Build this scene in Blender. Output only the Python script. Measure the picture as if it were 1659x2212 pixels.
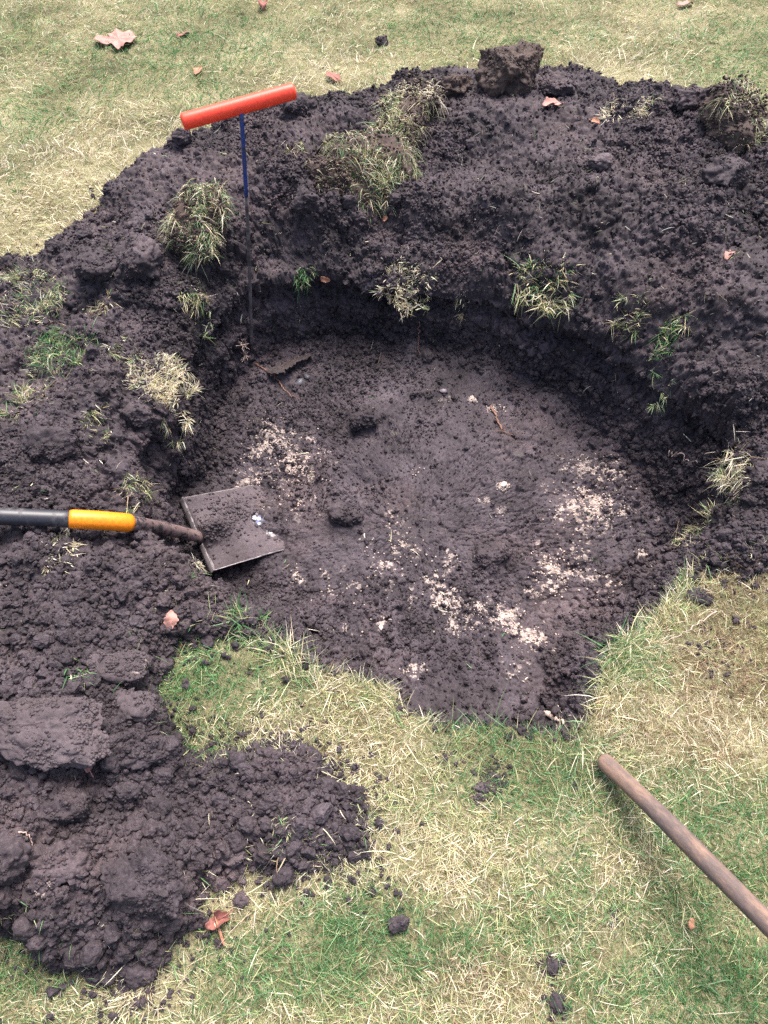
import bpy, math, time
import numpy as np
from mathutils import Vector, Matrix

T0 = time.time()
scene = bpy.context.scene
for o in list(bpy.data.objects):
    bpy.data.objects.remove(o)
C = scene.collection

# ------------------------------------------------------------------ camera
CAM_H = 1.5
PITCH = math.radians(57.0)          # below the horizontal
FPX = 1661.0                        # focal length in traced-photo pixels (1659 x 2212)
cam_d = bpy.data.cameras.new("camera")
cam = bpy.data.objects.new("camera", cam_d)
C.objects.link(cam)
cam.location = (0, 0, CAM_H)
cam.rotation_euler = (math.radians(90.0) - PITCH, 0, 0)
cam_d.sensor_fit = 'VERTICAL'
cam_d.sensor_height = 24.0
cam_d.lens = FPX / 2212.0 * 24.0
cam_d.clip_start = 0.02
cam_d.clip_end = 500.0
scene.camera = cam

# ------------------------------------------------------------------ world, sun, exposure
SUN_EL, SUN_AZ = math.radians(64.0), math.radians(14.0)   # azimuth clockwise from +Y
world = bpy.data.worlds.new("World")
scene.world = world
world.use_nodes = True
nt = world.node_tree
bg = nt.nodes["Background"]
sky = nt.nodes.new("ShaderNodeTexSky")
sky.sky_type = 'NISHITA'
sky.sun_disc = False
sky.sun_elevation = SUN_EL
sky.sun_rotation = SUN_AZ
sky.air_density = 0.9
sky.dust_density = 6.0
sky.ozone_density = 0.6
nt.links.new(sky.outputs[0], bg.inputs[0])
bg.inputs[1].default_value = 0.13
sd = bpy.data.lights.new("sun", 'SUN')
sd.energy = 2.3
sd.angle = math.radians(34.0)
sd.color = (1.0, 0.975, 0.95)
sun = bpy.data.objects.new("sun", sd)
C.objects.link(sun)
sun_dir = Vector((math.sin(SUN_AZ) * math.cos(SUN_EL), math.cos(SUN_AZ) * math.cos(SUN_EL), math.sin(SUN_EL)))
sun.rotation_euler = sun_dir.to_track_quat('Z', 'Y').to_euler()
sun.location = (0, 0, 5)
vs = scene.view_settings
vs.view_transform = 'Standard'
vs.look = 'None'
vs.exposure = 1.38
vs.gamma = 1.0
scene.cycles.max_bounces = 5
scene.cycles.diffuse_bounces = 3
scene.cycles.transmission_bounces = 3
scene.cycles.use_denoising = False

# ------------------------------------------------------------------ numpy noise
def _h(ix, iy, iz, seed):
    h = (ix.astype(np.uint32) * np.uint32(374761393) + iy.astype(np.uint32) * np.uint32(668265263)
         + iz.astype(np.uint32) * np.uint32(2147483647 & 0x9E3779B1) + np.uint32((seed * 2654435761) & 0xFFFFFFFF))
    h ^= h >> np.uint32(13); h *= np.uint32(1274126177); h ^= h >> np.uint32(16)
    h *= np.uint32(2246822519); h ^= h >> np.uint32(15)
    return (h & np.uint32(0xFFFFFF)).astype(np.float32) / np.float32(0xFFFFFF)

def vnoise(p, scale, seed=0):
    q = (p * np.float32(scale)).astype(np.float32)
    f = np.floor(q); i = f.astype(np.int64); t = q - f
    t = t * t * (3 - 2 * t)
    r = np.zeros(len(p), np.float32)
    for dx in (0, 1):
        wx = t[:, 0] if dx else 1 - t[:, 0]
        for dy in (0, 1):
            wy = t[:, 1] if dy else 1 - t[:, 1]
            for dz in (0, 1):
                wz = t[:, 2] if dz else 1 - t[:, 2]
                r += wx * wy * wz * _h(i[:, 0] + dx, i[:, 1] + dy, i[:, 2] + dz, seed)
    return r                                    # 0..1

def fbm(p, scale, octaves=3, seed=0, gain=0.5):
    r = np.zeros(len(p), np.float32); a = 1.0; s = 0.0
    for k in range(octaves):
        r += a * (vnoise(p, scale * 2.03 ** k, seed + k * 17) - 0.5); s += a; a *= gain
    return r / s * 2                            # about -1..1

def worley(p, scale, seed=0):
    """F1 distance (cells) and a random number of the nearest cell."""
    f1 = np.full(len(p), 9.0, np.float32); f2 = f1.copy(); idr = np.zeros(len(p), np.float32)
    q = (p * np.float32(scale)).astype(np.float32)
    b = np.floor(q - 0.5).astype(np.int64)
    for dx in (0, 1):
        for dy in (0, 1):
            for dz in (0, 1):
                cx, cy, cz = b[:, 0] + dx, b[:, 1] + dy, b[:, 2] + dz
                ex = cx + 0.5 + (_h(cx, cy, cz, seed) - 0.5) * 0.8 - q[:, 0]
                ey = cy + 0.5 + (_h(cx, cy, cz, seed + 1) - 0.5) * 0.8 - q[:, 1]
                ez = cz + 0.5 + (_h(cx, cy, cz, seed + 2) - 0.5) * 0.8 - q[:, 2]
                d = np.sqrt(ex * ex + ey * ey + ez * ez).astype(np.float32)
                near = d < f1
                f2 = np.where(near, f1, np.minimum(f2, d))
                idr = np.where(near, _h(cx, cy, cz, seed + 3), idr)
                f1 = np.where(near, d, f1)
    return f1, f2, idr

def grains(p, size, seed=0):
    """A heap of rounded grains of about that size: 0 in the gaps .. 1 on a big grain's top."""
    w = p + 0.25 * size * np.stack([fbm(p, 2.2 / size, 2, seed + 40 + k) for k in range(3)], 1)
    f1, f2, r = worley(w, 1.0 / size, seed)
    dome = np.sqrt(np.clip(1 - (f1 / 0.72) ** 2, 0, 1))
    return dome * (0.35 + 0.65 * r)

def chunked(fn, p, n=150000):
    return np.concatenate([fn(p[i:i + n]) for i in range(0, len(p), n)])

def smooth(a, b, x):
    t = np.clip((x - a) / (b - a), 0, 1)
    return t * t * (3 - 2 * t)

rng = np.random.default_rng(7)

# ------------------------------------------------------------------ photo trace -> world
SP, CP = math.sin(PITCH), math.cos(PITCH)
def at(u, v, z=0.0):
    """The world point at height z seen at traced position (u, v)."""
    k = (1106.0 - v) / FPX
    dz = -SP + k * CP
    D = (z - CAM_H) / dz
    return np.array([(u - 829.5) / FPX * D, D * (CP + k * SP), z])

def at_y(u, v, y):
    """The world point seen at (u, v) that lies in the upright plane at distance y."""
    k = (1106.0 - v) / FPX
    D = y / (CP + k * SP)
    return np.array([(u - 829.5) / FPX * D, y, CAM_H + D * (-SP + k * CP)])

def poly_sdf(P, poly):
    """Signed distance to polygon (inside positive)."""
    d = np.full(len(P), 1e9, np.float32); inside = np.zeros(len(P), bool)
    n = len(poly)
    for i in range(n):
        a, b = poly[i], poly[(i + 1) % n]
        e = b - a; w = P - a
        t = np.clip((w @ e) / (e @ e), 0, 1)
        q = w - t[:, None] * e
        d = np.minimum(d, q[:, 0] ** 2 + q[:, 1] ** 2)
        c1 = (a[1] <= P[:, 1]) & (b[1] > P[:, 1]); c2 = (b[1] <= P[:, 1]) & (a[1] > P[:, 1])
        s = e[0] * w[:, 1] - e[1] * w[:, 0]
        inside ^= (c1 & (s > 0)) | (c2 & (s < 0))
    d = np.sqrt(d)
    return np.where(inside, d, -d)

# ------------------------------------------------------------------ mesh, material, tagging helpers
def mesh_obj(name, V, F, mat=None, parent=None, smooth_=True, col=None, attrs=None):
    V = np.ascontiguousarray(V, np.float32)
    me = bpy.data.meshes.new(name)
    me.vertices.add(len(V)); me.vertices.foreach_set("co", V.ravel())
    if isinstance(F, np.ndarray):
        Fs = [F]
    else:
        Fs = [np.asarray(f) for f in F if len(f)]
    nl = sum(f.size for f in Fs); npoly = sum(len(f) for f in Fs)
    me.loops.add(nl)
    me.loops.foreach_set("vertex_index", np.concatenate([f.ravel() for f in Fs]).astype(np.int32))
    me.polygons.add(npoly)
    tot = np.concatenate([np.full(len(f), f.shape[1], np.int32) for f in Fs])
    st = np.concatenate([[0], np.cumsum(tot)[:-1]]).astype(np.int32)
    me.polygons.foreach_set("loop_start", st); me.polygons.foreach_set("loop_total", tot)
    me.polygons.foreach_set("use_smooth", np.full(npoly, smooth_, bool))
    if col is not None:
        a = me.color_attributes.new("Col", 'FLOAT_COLOR', 'POINT')
        c4 = np.ones((len(V), 4), np.float32); c4[:, :3] = col
        a.data.foreach_set("color", c4.ravel())
    for k, arr in (attrs or {}).items():
        a = me.attributes.new(k, 'FLOAT', 'POINT')
        a.data.foreach_set("value", np.ascontiguousarray(arr, np.float32))
    me.update(calc_edges=True); me.validate()
    if mat: me.materials.append(mat)
    o = bpy.data.objects.new(name, me); C.objects.link(o)
    if parent is not None: o.parent = parent
    return o

def tag(o, label=None, cat=None, group=None, kind=None):
    if label: o["label"] = label
    if cat: o["category"] = cat
    if group: o["group"] = group
    if kind: o["kind"] = kind
    return o

def empty(name, loc=(0, 0, 0)):
    o = bpy.data.objects.new(name, None); C.objects.link(o); o.location = loc
    o.empty_display_size = 0.05
    return o

def new_mat(name):
    m = bpy.data.materials.new(name); m.use_nodes = True
    return m, m.node_tree, m.node_tree.nodes["Principled BSDF"]

def node(nt, t, **kw):
    n = nt.nodes.new(t)
    for k, v in kw.items(): setattr(n, k, v)
    return n

def ramp(nt, stops):
    r = nt.nodes.new("ShaderNodeValToRGB")
    el = r.color_ramp.elements
    while len(el) < len(stops): el.new(0.5)
    for e, (p, c) in zip(el, stops): e.position = p; e.color = (*c, 1) if len(c) == 3 else c
    return r

def noise_node(nt, scale, detail=4, rough=0.6, vec=None):
    n = nt.nodes.new("ShaderNodeTexNoise"); n.inputs["Scale"].default_value = scale
    n.inputs["Detail"].default_value = detail; n.inputs["Roughness"].default_value = rough
    if vec: nt.links.new(vec, n.inputs["Vector"])
    return n

def soil_material(name, dark, mid, light, pale_attr=True, bump=0.5):
    m, nt, b = new_mat(name)
    L = nt.links.new
    geo = node(nt, "ShaderNodeNewGeometry"); P = geo.outputs["Position"]
    n1 = noise_node(nt, 9, 5, 0.65, P); n2 = noise_node(nt, 140, 4, 0.7, P)
    add = node(nt, "ShaderNodeMath", operation='MULTIPLY_ADD')
    L(n2.outputs["Fac"], add.inputs[0]); add.inputs[1].default_value = 0.55
    m2 = node(nt, "ShaderNodeMath", operation='MULTIPLY'); L(n1.outputs["Fac"], m2.inputs[0]); m2.inputs[1].default_value = 0.55
    L(m2.outputs[0], add.inputs[2])
    r = ramp(nt, [(0.30, dark), (0.53, mid), (0.78, light)]); L(add.outputs[0], r.inputs[0])
    n4 = noise_node(nt, 3.1, 4, 0.6, P)
    r4 = ramp(nt, [(0.36, (0.70, 0.66, 0.66)), (0.5, (1.0, 0.97, 0.97)), (0.66, (1.32, 1.20, 1.12))]); L(n4.outputs["Fac"], r4.inputs[0])
    mv = node(nt, "ShaderNodeMix", data_type='RGBA', blend_type='MULTIPLY'); mv.inputs["Factor"].default_value = 1.0
    L(r.outputs[0], mv.inputs["A"]); L(r4.outputs[0], mv.inputs["B"])
    colour = mv.outputs["Result"]
    if pale_attr:
        at_ = node(nt, "ShaderNodeAttribute", attribute_name="pale")
        n3 = noise_node(nt, 260, 2, 0.5, P)
        mm = node(nt, "ShaderNodeMath", operation='MULTIPLY_ADD'); L(n3.outputs["Fac"], mm.inputs[0]); mm.inputs[1].default_value = 0.5
        L(at_.outputs["Fac"], mm.inputs[2])
        mr = node(nt, "ShaderNodeMapRange"); mr.inputs["From Min"].default_value = 0.5; mr.inputs["From Max"].default_value = 0.95
        L(mm.outputs[0], mr.inputs["Value"])
        mx = node(nt, "ShaderNodeMix", data_type='RGBA')
        L(mr.outputs[0], mx.inputs["Factor"]); L(colour, mx.inputs["A"]); mx.inputs["B"].default_value = (0.44, 0.355, 0.315, 1)
        colour = mx.outputs["Result"]
    L(colour, b.inputs["Base Color"])
    b.inputs["Roughness"].default_value = 0.82
    b.inputs["Specular IOR Level"].default_value = 0.35
    nb = noise_node(nt, 420, 3, 0.7, P)
    bp = node(nt, "ShaderNodeBump"); bp.inputs["Strength"].default_value = bump; bp.inputs["Distance"].default_value = 0.002
    L(nb.outputs["Fac"], bp.inputs["Height"]); L(bp.outputs[0], b.inputs["Normal"])
    return m

SOIL_D, SOIL_M, SOIL_L = (0.010, 0.0077, 0.0090), (0.037, 0.0293, 0.0345), (0.100, 0.081, 0.093)
M_SOIL = soil_material("dark_soil", SOIL_D, SOIL_M, SOIL_L)
M_SOIL_GREY = soil_material("grey_soil", (0.035, 0.027, 0.030), (0.070, 0.056, 0.062), (0.12, 0.098, 0.106))
M_PIT = soil_material("pit_soil", (0.012, 0.0095, 0.0113), (0.044, 0.0353, 0.0420), (0.107, 0.088, 0.102))
M_CRUST = soil_material("caked_soil", (0.030, 0.024, 0.027), (0.078, 0.063, 0.071), (0.135, 0.112, 0.124))
M_ROOTY = soil_material("rooty_soil", (0.022, 0.015, 0.013), (0.055, 0.04, 0.036), (0.10, 0.075, 0.062))
M_PALE = soil_material("pale_crumb", (0.22, 0.17, 0.15), (0.40, 0.33, 0.29), (0.60, 0.51, 0.45), pale_attr=False)

# thatch under the grass
M_THATCH, nt_, b_ = new_mat("thatch")
g_ = node(nt_, "ShaderNodeNewGeometry")
na = noise_node(nt_, 3.2, 5, 0.65, g_.outputs["Position"]); nb_ = noise_node(nt_, 210, 4, 0.75, g_.outputs["Position"])
ad = node(nt_, "ShaderNodeMath", operation='ADD'); nt_.links.new(na.outputs["Fac"], ad.inputs[0]); nt_.links.new(nb_.outputs["Fac"], ad.inputs[1])
hl = node(nt_, "ShaderNodeMath", operation='MULTIPLY'); nt_.links.new(ad.outputs[0], hl.inputs[0]); hl.inputs[1].default_value = 0.5
rp = ramp(nt_, [(0.36, (0.040, 0.042, 0.026)), (0.5, (0.18, 0.165, 0.092)), (0.66, (0.40, 0.36, 0.235))])
nt_.links.new(hl.outputs[0], rp.inputs[0]); nt_.links.new(rp.outputs[0], b_.inputs["Base Color"])
b_.inputs["Roughness"].default_value = 0.95; b_.inputs["Specular IOR Level"].default_value = 0.1
bpn = node(nt_, "ShaderNodeBump"); bpn.inputs["Strength"].default_value = 0.9; bpn.inputs["Distance"].default_value = 0.006
nt_.links.new(nb_.outputs["Fac"], bpn.inputs["Height"]); nt_.links.new(bpn.outputs[0], b_.inputs["Normal"])

# grass blade: colour per blade, slightly translucent
M_GRASS, nt_, b_ = new_mat("grass_blade")
a_ = node(nt_, "ShaderNodeAttribute", attribute_name="Col")
nt_.links.new(a_.outputs["Color"], b_.inputs["Base Color"])
b_.inputs["Roughness"].default_value = 0.45; b_.inputs["Specular IOR Level"].default_value = 0.55
tr = node(nt_, "ShaderNodeBsdfTranslucent"); nt_.links.new(a_.outputs["Color"], tr.inputs["Color"])
mxs = node(nt_, "ShaderNodeMixShader"); mxs.inputs[0].default_value = 0.4
nt_.links.new(b_.outputs[0], mxs.inputs[1]); nt_.links.new(tr.outputs[0], mxs.inputs[2])
nt_.links.new(mxs.outputs[0], nt_.nodes["Material Output"].inputs["Surface"])

# ------------------------------------------------------------------ the pit outline and the heap outline
CEN = at(900, 1060)[:2]
RIM_PX = [(305,1010),(318,930),(385,880),(400,800),(440,720),(490,655),(560,612),(650,598),(760,606),(850,625),(960,645),
          (1060,652),(1150,680),(1260,722),(1350,775),(1440,850),(1515,905),(1582,965),(1603,1040),(1575,1112),(1515,1190),
          (1478,1262),(1390,1340),(1310,1420),(1285,1560),(1180,1578),(1040,1570),(900,1560),(845,1500),(760,1470),(660,1425),
          (600,1375),(530,1330),(460,1290),(425,1225),(350,1185),(308,1110)]
RIM = np.array([at(u, v)[:2] for u, v in RIM_PX])
rim_th = np.arctan2(RIM[:, 1] - CEN[1], RIM[:, 0] - CEN[0]); rim_r = np.hypot(RIM[:, 1] - CEN[1], RIM[:, 0] - CEN[0])
o_ = np.argsort(rim_th); rim_th, rim_r = rim_th[o_], rim_r[o_]
def per(theta, th, val):
    return np.interp(theta, np.concatenate([th - 2 * math.pi, th, th + 2 * math.pi]), np.tile(val, 3))
NT = 2200
TH = (np.arange(NT) + 0.5) / NT * 2 * math.pi - math.pi
Rr = per(TH, rim_th, rim_r)
k_ = np.hanning(41); k_ /= k_.sum()
Rr = np.convolve(np.concatenate([Rr[-40:], Rr, Rr[:40]]), k_, 'same')[40:-40]
cp = np.stack([np.cos(TH) * 1.0, np.sin(TH) * 1.0, 0 * TH], 1).astype(np.float32)
Rr = Rr + 0.022 * fbm(cp, 7, 3, 5) + 0.011 * fbm(cp, 26, 3, 6)
# wall width (foot to rim) and floor depth round the clock; angle 0 = right, 90 = away from the camera
DEG = np.radians([-180, -160, -140, -120, -100, -75, -50, -25, 0, 20, 40, 60, 90, 120, 140, 160, 180])
WAL = np.array([.04, .06, .13, .11, .07, .06, .09, .12, .13, .08, .05, .04, .035, .035, .04, .04, .04])
DEP = np.array([.27, .26, .20, .17, .18, .21, .22, .23, .26, .25, .23, .215, .20, .23, .25, .27, .27])
W_w = np.interp(TH, DEG, WAL); W_d = np.interp(TH, DEG, DEP)

OUT_PX = [  # heap outline: (u, v, height of that edge)
    (-60,600,0.02),(30,562,.03),(120,545,.04),(200,470,.05),(240,412,.05),(330,360,.06),(400,318,.07),(520,278,.09),(600,250,.1),(700,248,.1),
    (800,205,.1),(880,195,.08),(930,180,.1),(1010,175,.1),(1160,190,.1),(1250,195,.1),(1330,225,.1),(1440,240,.12),(1560,258,.14),(1659,330,.14),
    (1800,380,.1),(2050,500,.1),(2200,900,0),(2000,1250,0),(1700,1225,0),(1500,1238,0),(1440,1200,0),(1200,1100,0),(900,1300,0),(600,1300,0),
    (602,1402,0),(560,1385,0),(480,1372,0),(400,1392,0),(342,1440,0),(330,1500,0),(370,1560,0),(400,1610,0),(440,1645,0),(520,1640,0),(620,1612,0),
    (680,1620,0),(720,1680,0),(795,1725,0),(785,1790,0),(790,1850,0),(700,1862,0),(610,1885,0),(540,1862,0),(450,1925,0),(440,1990,0),(400,2035,0),
    (330,2085,0),(270,2120,0),(180,2108,0),(120,2085,0),(75,2030,0),(0,2008,0),(-250,2000,0),(-500,1500,0),(-450,1000,0),(-300,700,0)]
HEAP = np.array([at(u, v, z)[:2] for u, v, z in OUT_PX])
CTRL = [(60,610,.07),(200,500,.13),(330,380,.15),(450,320,.18),(600,260,.20),(760,250,.19),(930,215,.19),(1100,215,.21),(1250,215,.20),
        (1400,235,.23),(1560,245,.25),(1640,330,.26),(1850,420,.22),(700,420,.17),(600,360,.19),(450,470,.17),(300,560,.15),(900,420,.16),
        (1100,430,.19),(1300,420,.22),(1500,450,.24),(1200,560,.12),(1050,560,.09),(950,560,.06),(850,540,.05),(1400,600,.17),(1600,600,.22),
        (1620,800,.18),(1530,780,.11),(1640,1000,.11),(1640,1150,.06),(1850,900,.14),(1590,1180,.03),
        (100,700,.08),(250,720,.09),(100,950,.09),(250,1000,.06),(50,1080,.08),(380,620,.10),(200,850,.09),(350,780,.05),(-150,900,.08),
        (50,1250,.10),(250,1250,.09),(380,1290,.05),(150,1400,.11),(450,1350,.03),(100,1560,.13),(250,1600,.10),(300,1750,.07),(100,1750,.12),
        (300,1900,.09),(100,1920,.10),(200,2040,.04),(600,1720,.022),(720,1760,.018),(600,1800,.022),(450,1720,.04),(-200,1500,.1),(-200,1850,.1)]
CT = np.array([list(at(u, v, z)[:2]) + [z] for u, v, z in CTRL])
RI = np.concatenate([RIM, np.array([0.022 if (u > 1000 and v < 1100) else .012 for u, v in RIM_PX])[:, None]], 1)
CT = np.concatenate([CT, RI])

def heap_height(P):
    num = np.zeros(len(P)); den = np.zeros(len(P))
    for x, y, z in CT:
        w = 1.0 / ((P[:, 0] - x) ** 2 + (P[:, 1] - y) ** 2 + 0.0016) ** 1.7
        num += w * z; den += w
    return (num / den).astype(np.float32)

# rings of the one polar grid: floor, wall, outside
NF, NW = 170, 66
d_out = [0.0]
step = 0.0045
while d_out[-1] < 1.75: d_out.append(d_out[-1] + step)
while d_out[-1] < 110: step = min(step * 1.16, 12); d_out.append(d_out[-1] + step)
d_out = np.array(d_out[1:])
NO = len(d_out)
base = []; ringkind = []
foot_z = 0.018 + 0.022 * fbm(cp, 3.5, 3, 8) + 0.015 * fbm(cp, 14, 2, 9)
ct, st = np.cos(TH), np.sin(TH)
for i in range(NF):
    t = (i + 1) / NF
    r = (Rr - W_w) * t
    z = -(W_d.mean() * 0.92 * (1 - smooth(0, 1, t)) + W_d * smooth(0, 1, t)) + foot_z * smooth(0.80, 1.0, t)
    base.append(np.stack([CEN[0] + r * ct, CEN[1] + r * st, z], 1))
for i in range(NW):
    t = (i + 1) / NW
    z = -(W_d - foot_z) * (1 - t)
    prof = t ** 0.8
    under = 0.036 * np.sin(math.pi * np.clip((t - 0.55) / 0.43, 0, 1)) * (W_w < 0.1)     # turf mat overhangs a little
    r = Rr - W_w * (1 - prof) + under
    base.append(np.stack([CEN[0] + r * ct, CEN[1] + r * st, z], 1))
for i in range(NO):
    r = Rr + d_out[i]
    base.append(np.stack([CEN[0] + r * ct, CEN[1] + r * st, 0 * r], 1))
B = np.array(base, np.float32)                # rings x NT x 3
NR = len(B)
ring = np.repeat(np.arange(NR), NT)
P = B.reshape(-1, 3).copy()
inpit = ring < NF + NW
P2 = P[:, :2].astype(np.float64)
sdf = poly_sdf(P2, HEAP)
P3 = np.concatenate([P[:, :2], 0 * P[:, :1]], 1)
sdfn = sdf + 0.022 * fbm(P3, 9, 3, 11) + 0.012 * fbm(P3, 38, 2, 12)
far = np.hypot(P[:, 0], P[:, 1]) > 6
sdfn[far] = -1
soil = (~inpit) & (sdfn > 0)
hs = heap_height(P2)
back = smooth(1.5, 1.9, P[:, 1])
edge_w = 0.045 + 0.06 * back
hh = hs * smooth(-0.002, 1, sdfn / edge_w)
dr = np.zeros(len(P), np.float32); dr[~inpit] = np.repeat(d_out, NT)
hh = np.where(soil, hh * smooth(-0.012, 0.018, dr) + 0.004, 0)
# large lumps of the thrown soil
lump = chunked(lambda q: fbm(q, 6.5, 3, 21) * 0.030 + grains(q, 0.11, 23) * 0.022, P3[soil])
P[soil, 2] += hh[soil] + lump * smooth(0, 0.1, sdfn[soil]) * smooth(0, 0.05, dr[soil])
lawn = (~inpit) & (~soil)
P[lawn, 2] += 0.010 * fbm(P3[lawn], 3.0, 3, 31) * smooth(0, 0.1, dr[lawn]) * np.exp(-dr[lawn] / 6)
# floor: shallow dishes, trodden slabs, a few ridges
fl = inpit & (ring < NF)
P[fl, 2] += (0.028 * fbm(P3[fl], 3.2, 3, 41) + 0.012 * fbm(P3[fl], 12, 3, 42))
wl = inpit & (ring >= NF)
tw = (ring[wl] - NF) / NW
P[wl, 2] += (1 - tw) * (0.028 * fbm(P3[wl], 3.2, 3, 41) + 0.012 * fbm(P3[wl], 12, 3, 42))
# local relief traced from the photo: (u, v, z of the place, radius, height)
for u, v, z, rad, hgt in [(800,905,-.2,.06,.035),(780,985,-.2,.07,.03),(745,1110,-.2,.06,.03),(1080,1190,-.2,.05,.028),(1060,1215,-.2,.03,.02),
                          (540,1250,-.2,.07,-.02),(520,900,-.22,.1,.02),(1180,1320,-.2,.08,-.025),(960,1430,-.2,.09,.02),(1060,1410,-.18,.02,-.03),
                          (1183,1515,-.18,.014,-.09),(1200,1515,-.18,.010,-.09),(690,1370,-.17,.05,.02),(1330,1180,-.22,.08,.012),(960,960,-.22,.09,.015),(1250,900,-.22,.1,-.02)]:
    c = at(u, v, z)[:2]
    g = np.exp(-((P[:, 0] - c[0]) ** 2 + (P[:, 1] - c[1]) ** 2) / rad ** 2)
    P[fl, 2] += (hgt * g)[fl]

def normals(P):
    G = P.reshape(NR, NT, 3)
    dt = np.roll(G, -1, 1) - np.roll(G, 1, 1)
    drr = np.empty_like(G); drr[1:-1] = G[2:] - G[:-2]; drr[0] = G[1] - G[0]; drr[-1] = G[-1] - G[-2]
    n = np.cross(drr, dt); n /= np.linalg.norm(n, axis=2, keepdims=True) + 1e-12
    n[n[..., 2] < -0.3] *= -1
    return n.reshape(-1, 3)
N0 = normals(P)
wv = (1 - smooth(115, 165, ring.astype(float)))[:, None]
N0 = N0 * (1 - wv) + np.array([0, 0, 1.0]) * wv
N0 = (N0 / np.linalg.norm(N0, axis=1, keepdims=True)).astype(np.float32)
# pale sandy flecks in the floor (traced patches)
PALE_PX = [(800,1180,40,50,.4),(780,1290,40,30,.45),(880,1290,40,40,.5),(700,1240,30,20,.45),(1240,1090,60,60,.6),(1180,1250,45,35,.7),(1300,1240,50,35,.6),(560,1060,50,40,.45),(620,950,70,60,.5),
           (930,1240,35,25,.6),(860,1180,30,40,.6),(830,1240,30,50,.55),(1040,1310,40,22,.8),(1120,1352,45,22,.85),(1190,1395,40,20,.8),(1225,1405,30,18,.7),(900,1180,35,40,.5),
           (590,930,60,40,.9),(640,985,60,45,.85),(540,950,45,45,.5),(600,1010,90,40,.6),(640,1060,50,50,.5),(540,1010,60,35,.6),(1290,1010,60,50,1),(1300,1070,70,60,1),
           (1270,1125,55,30,.6),(1200,1220,50,45,.8),(1240,1200,40,40,.7),(1330,1260,45,45,.8),(840,1240,45,110,.5),(860,1130,40,60,.45),
           (960,1210,60,35,.55),(960,1290,45,35,.8),(1000,1335,60,40,.85),(1090,1330,50,35,.9),(1150,1375,50,35,.8),(1260,1415,35,25,.6),
           (720,1280,60,20,.6),(640,1235,25,25,.6),(820,1350,20,18,.6),(740,1370,60,18,.5),(895,1440,30,35,.6),(1110,1450,35,40,.5),(800,1310,40,50,.35),
           (960,870,15,15,.7),(1070,880,20,15,1),(1085,1045,15,12,.9),(1050,1080,30,15,.6),(1080,1095,15,10,.8),(1390,1185,18,12,.8),
           (1020,860,12,8,.9),(900,1020,20,15,.5),(690,1010,40,60,.35),(1180,1050,30,30,.3),(1150,1000,30,30,.25)]
pale_w = np.zeros(len(P), np.float32)
for u, v, a, b, s in PALE_PX:
    c = at(u, v, -.2); ex = at(u + a, v, -.2)[0] - c[0]; ey = (at(u, v - b, -.2)[1] - at(u, v + b, -.2)[1]) / 2
    g = np.exp(-(((P[:, 0] - c[0]) / ex) ** 2 + ((P[:, 1] - c[1]) / ey) ** 2) * 0.7) * min(1.0, s * 1.15)
    pale_w = np.maximum(pale_w, g)
pale_w[~fl] = 0
# granular displacement along the normal
dsp = np.zeros(len(P), np.float32); pale = np.zeros(len(P), np.float32)
def crevice(q, size, seed):
    w = q + 0.3 * size * np.stack([fbm(q, 1.8 / size, 2, seed + 40 + k) for k in range(3)], 1)
    f1, f2, r = worley(w, 1.0 / size, seed)
    return (r - 0.5) - 1.1 * np.exp(-(f2 - f1) / 0.10)
def soil_grain(q):
    on_ = smooth(-0.25, 0.35, fbm(q, 4.5, 2, 57))
    agg = crevice(q, 0.052, 55) * 0.014 * on_ + crevice(q, 0.024, 56) * 0.0065
    big = grains(q, 0.034, 51); mid = grains(q, 0.016, 52); sm = vnoise(q, 150, 53) - 0.5
    amp = smooth(-0.3, 0.4, fbm(q, 5, 2, 54))
    return agg + big * 0.011 * (0.12 + 0.88 * amp) + mid * 0.0075 * (.45 + .55 * amp) + sm * 0.0035
def floor_grain(q):
    big = grains(q, 0.028, 61); mid = grains(q, 0.013, 62); sm = vnoise(q, 150, 63) - 0.5
    amp = smooth(-0.25, 0.35, fbm(q, 5, 3, 64))
    plates = np.abs(fbm(q, 16, 3, 65))
    crk = crevice(q, 0.048, 66) * 0.0075 * smooth(-.35, .3, fbm(q, 4, 2, 67)) + crevice(q, 0.021, 68) * 0.004 * smooth(-.1, .3, fbm(q, 6, 2, 69))
    return crk + (big * 0.011 + mid * 0.007) * (0.18 + 0.82 * amp) + sm * 0.003 + plates * 0.008
near = np.hypot(P[:, 0], P[:, 1]) < 4
m_ = soil & near
dsp[m_] = chunked(soil_grain, P[m_])
m_ = fl
dsp[m_] = chunked(floor_grain, P[m_]) * smooth(0, 26, ring[m_] + 1.0)
m_ = wl
tw_ = smooth(0, .12, (ring[m_] - NF) / NW) * smooth(0, .06, 1 - (ring[m_] - NF) / NW)
dsp[m_] = chunked(lambda q: soil_grain(q) * 0.95 + 0.016 * fbm(q * np.array([.8, .8, 1.6], np.float32), 11, 3, 71) + 0.012 * crevice(q, 0.07, 74), P[m_]) * (.4 + .6 * tw_)
m_ = lawn & near
dsp[m_] = chunked(lambda q: 0.006 * fbm(q, 40, 2, 72), P[m_])
taper = np.ones(len(P), np.float32); taper[soil] = 0.25 + 0.75 * smooth(0, 0.03, sdfn[soil])
P += N0 * (dsp * taper)[:, None]
m_ = fl & (pale_w > 0.05)
pm = chunked(lambda q: (worley(q, 1 / 0.011, 81)[2] * 0.5 + vnoise(q, 30, 82) * 0.5), P[m_])
smear = smooth(.45, .8, chunked(lambda q: vnoise(q, 60, 83) * .6 + vnoise(q, 18, 84) * .4, P[m_])) * pale_w[m_]
pale[m_] = np.maximum(smooth(-0.02, 0.42, pm - (0.78 - 0.55 * pale_w[m_])) * 0.62, smear * .52)
P[m_, 2] += 0.003 * pale[m_]
TER = P.astype(np.float32)
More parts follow.
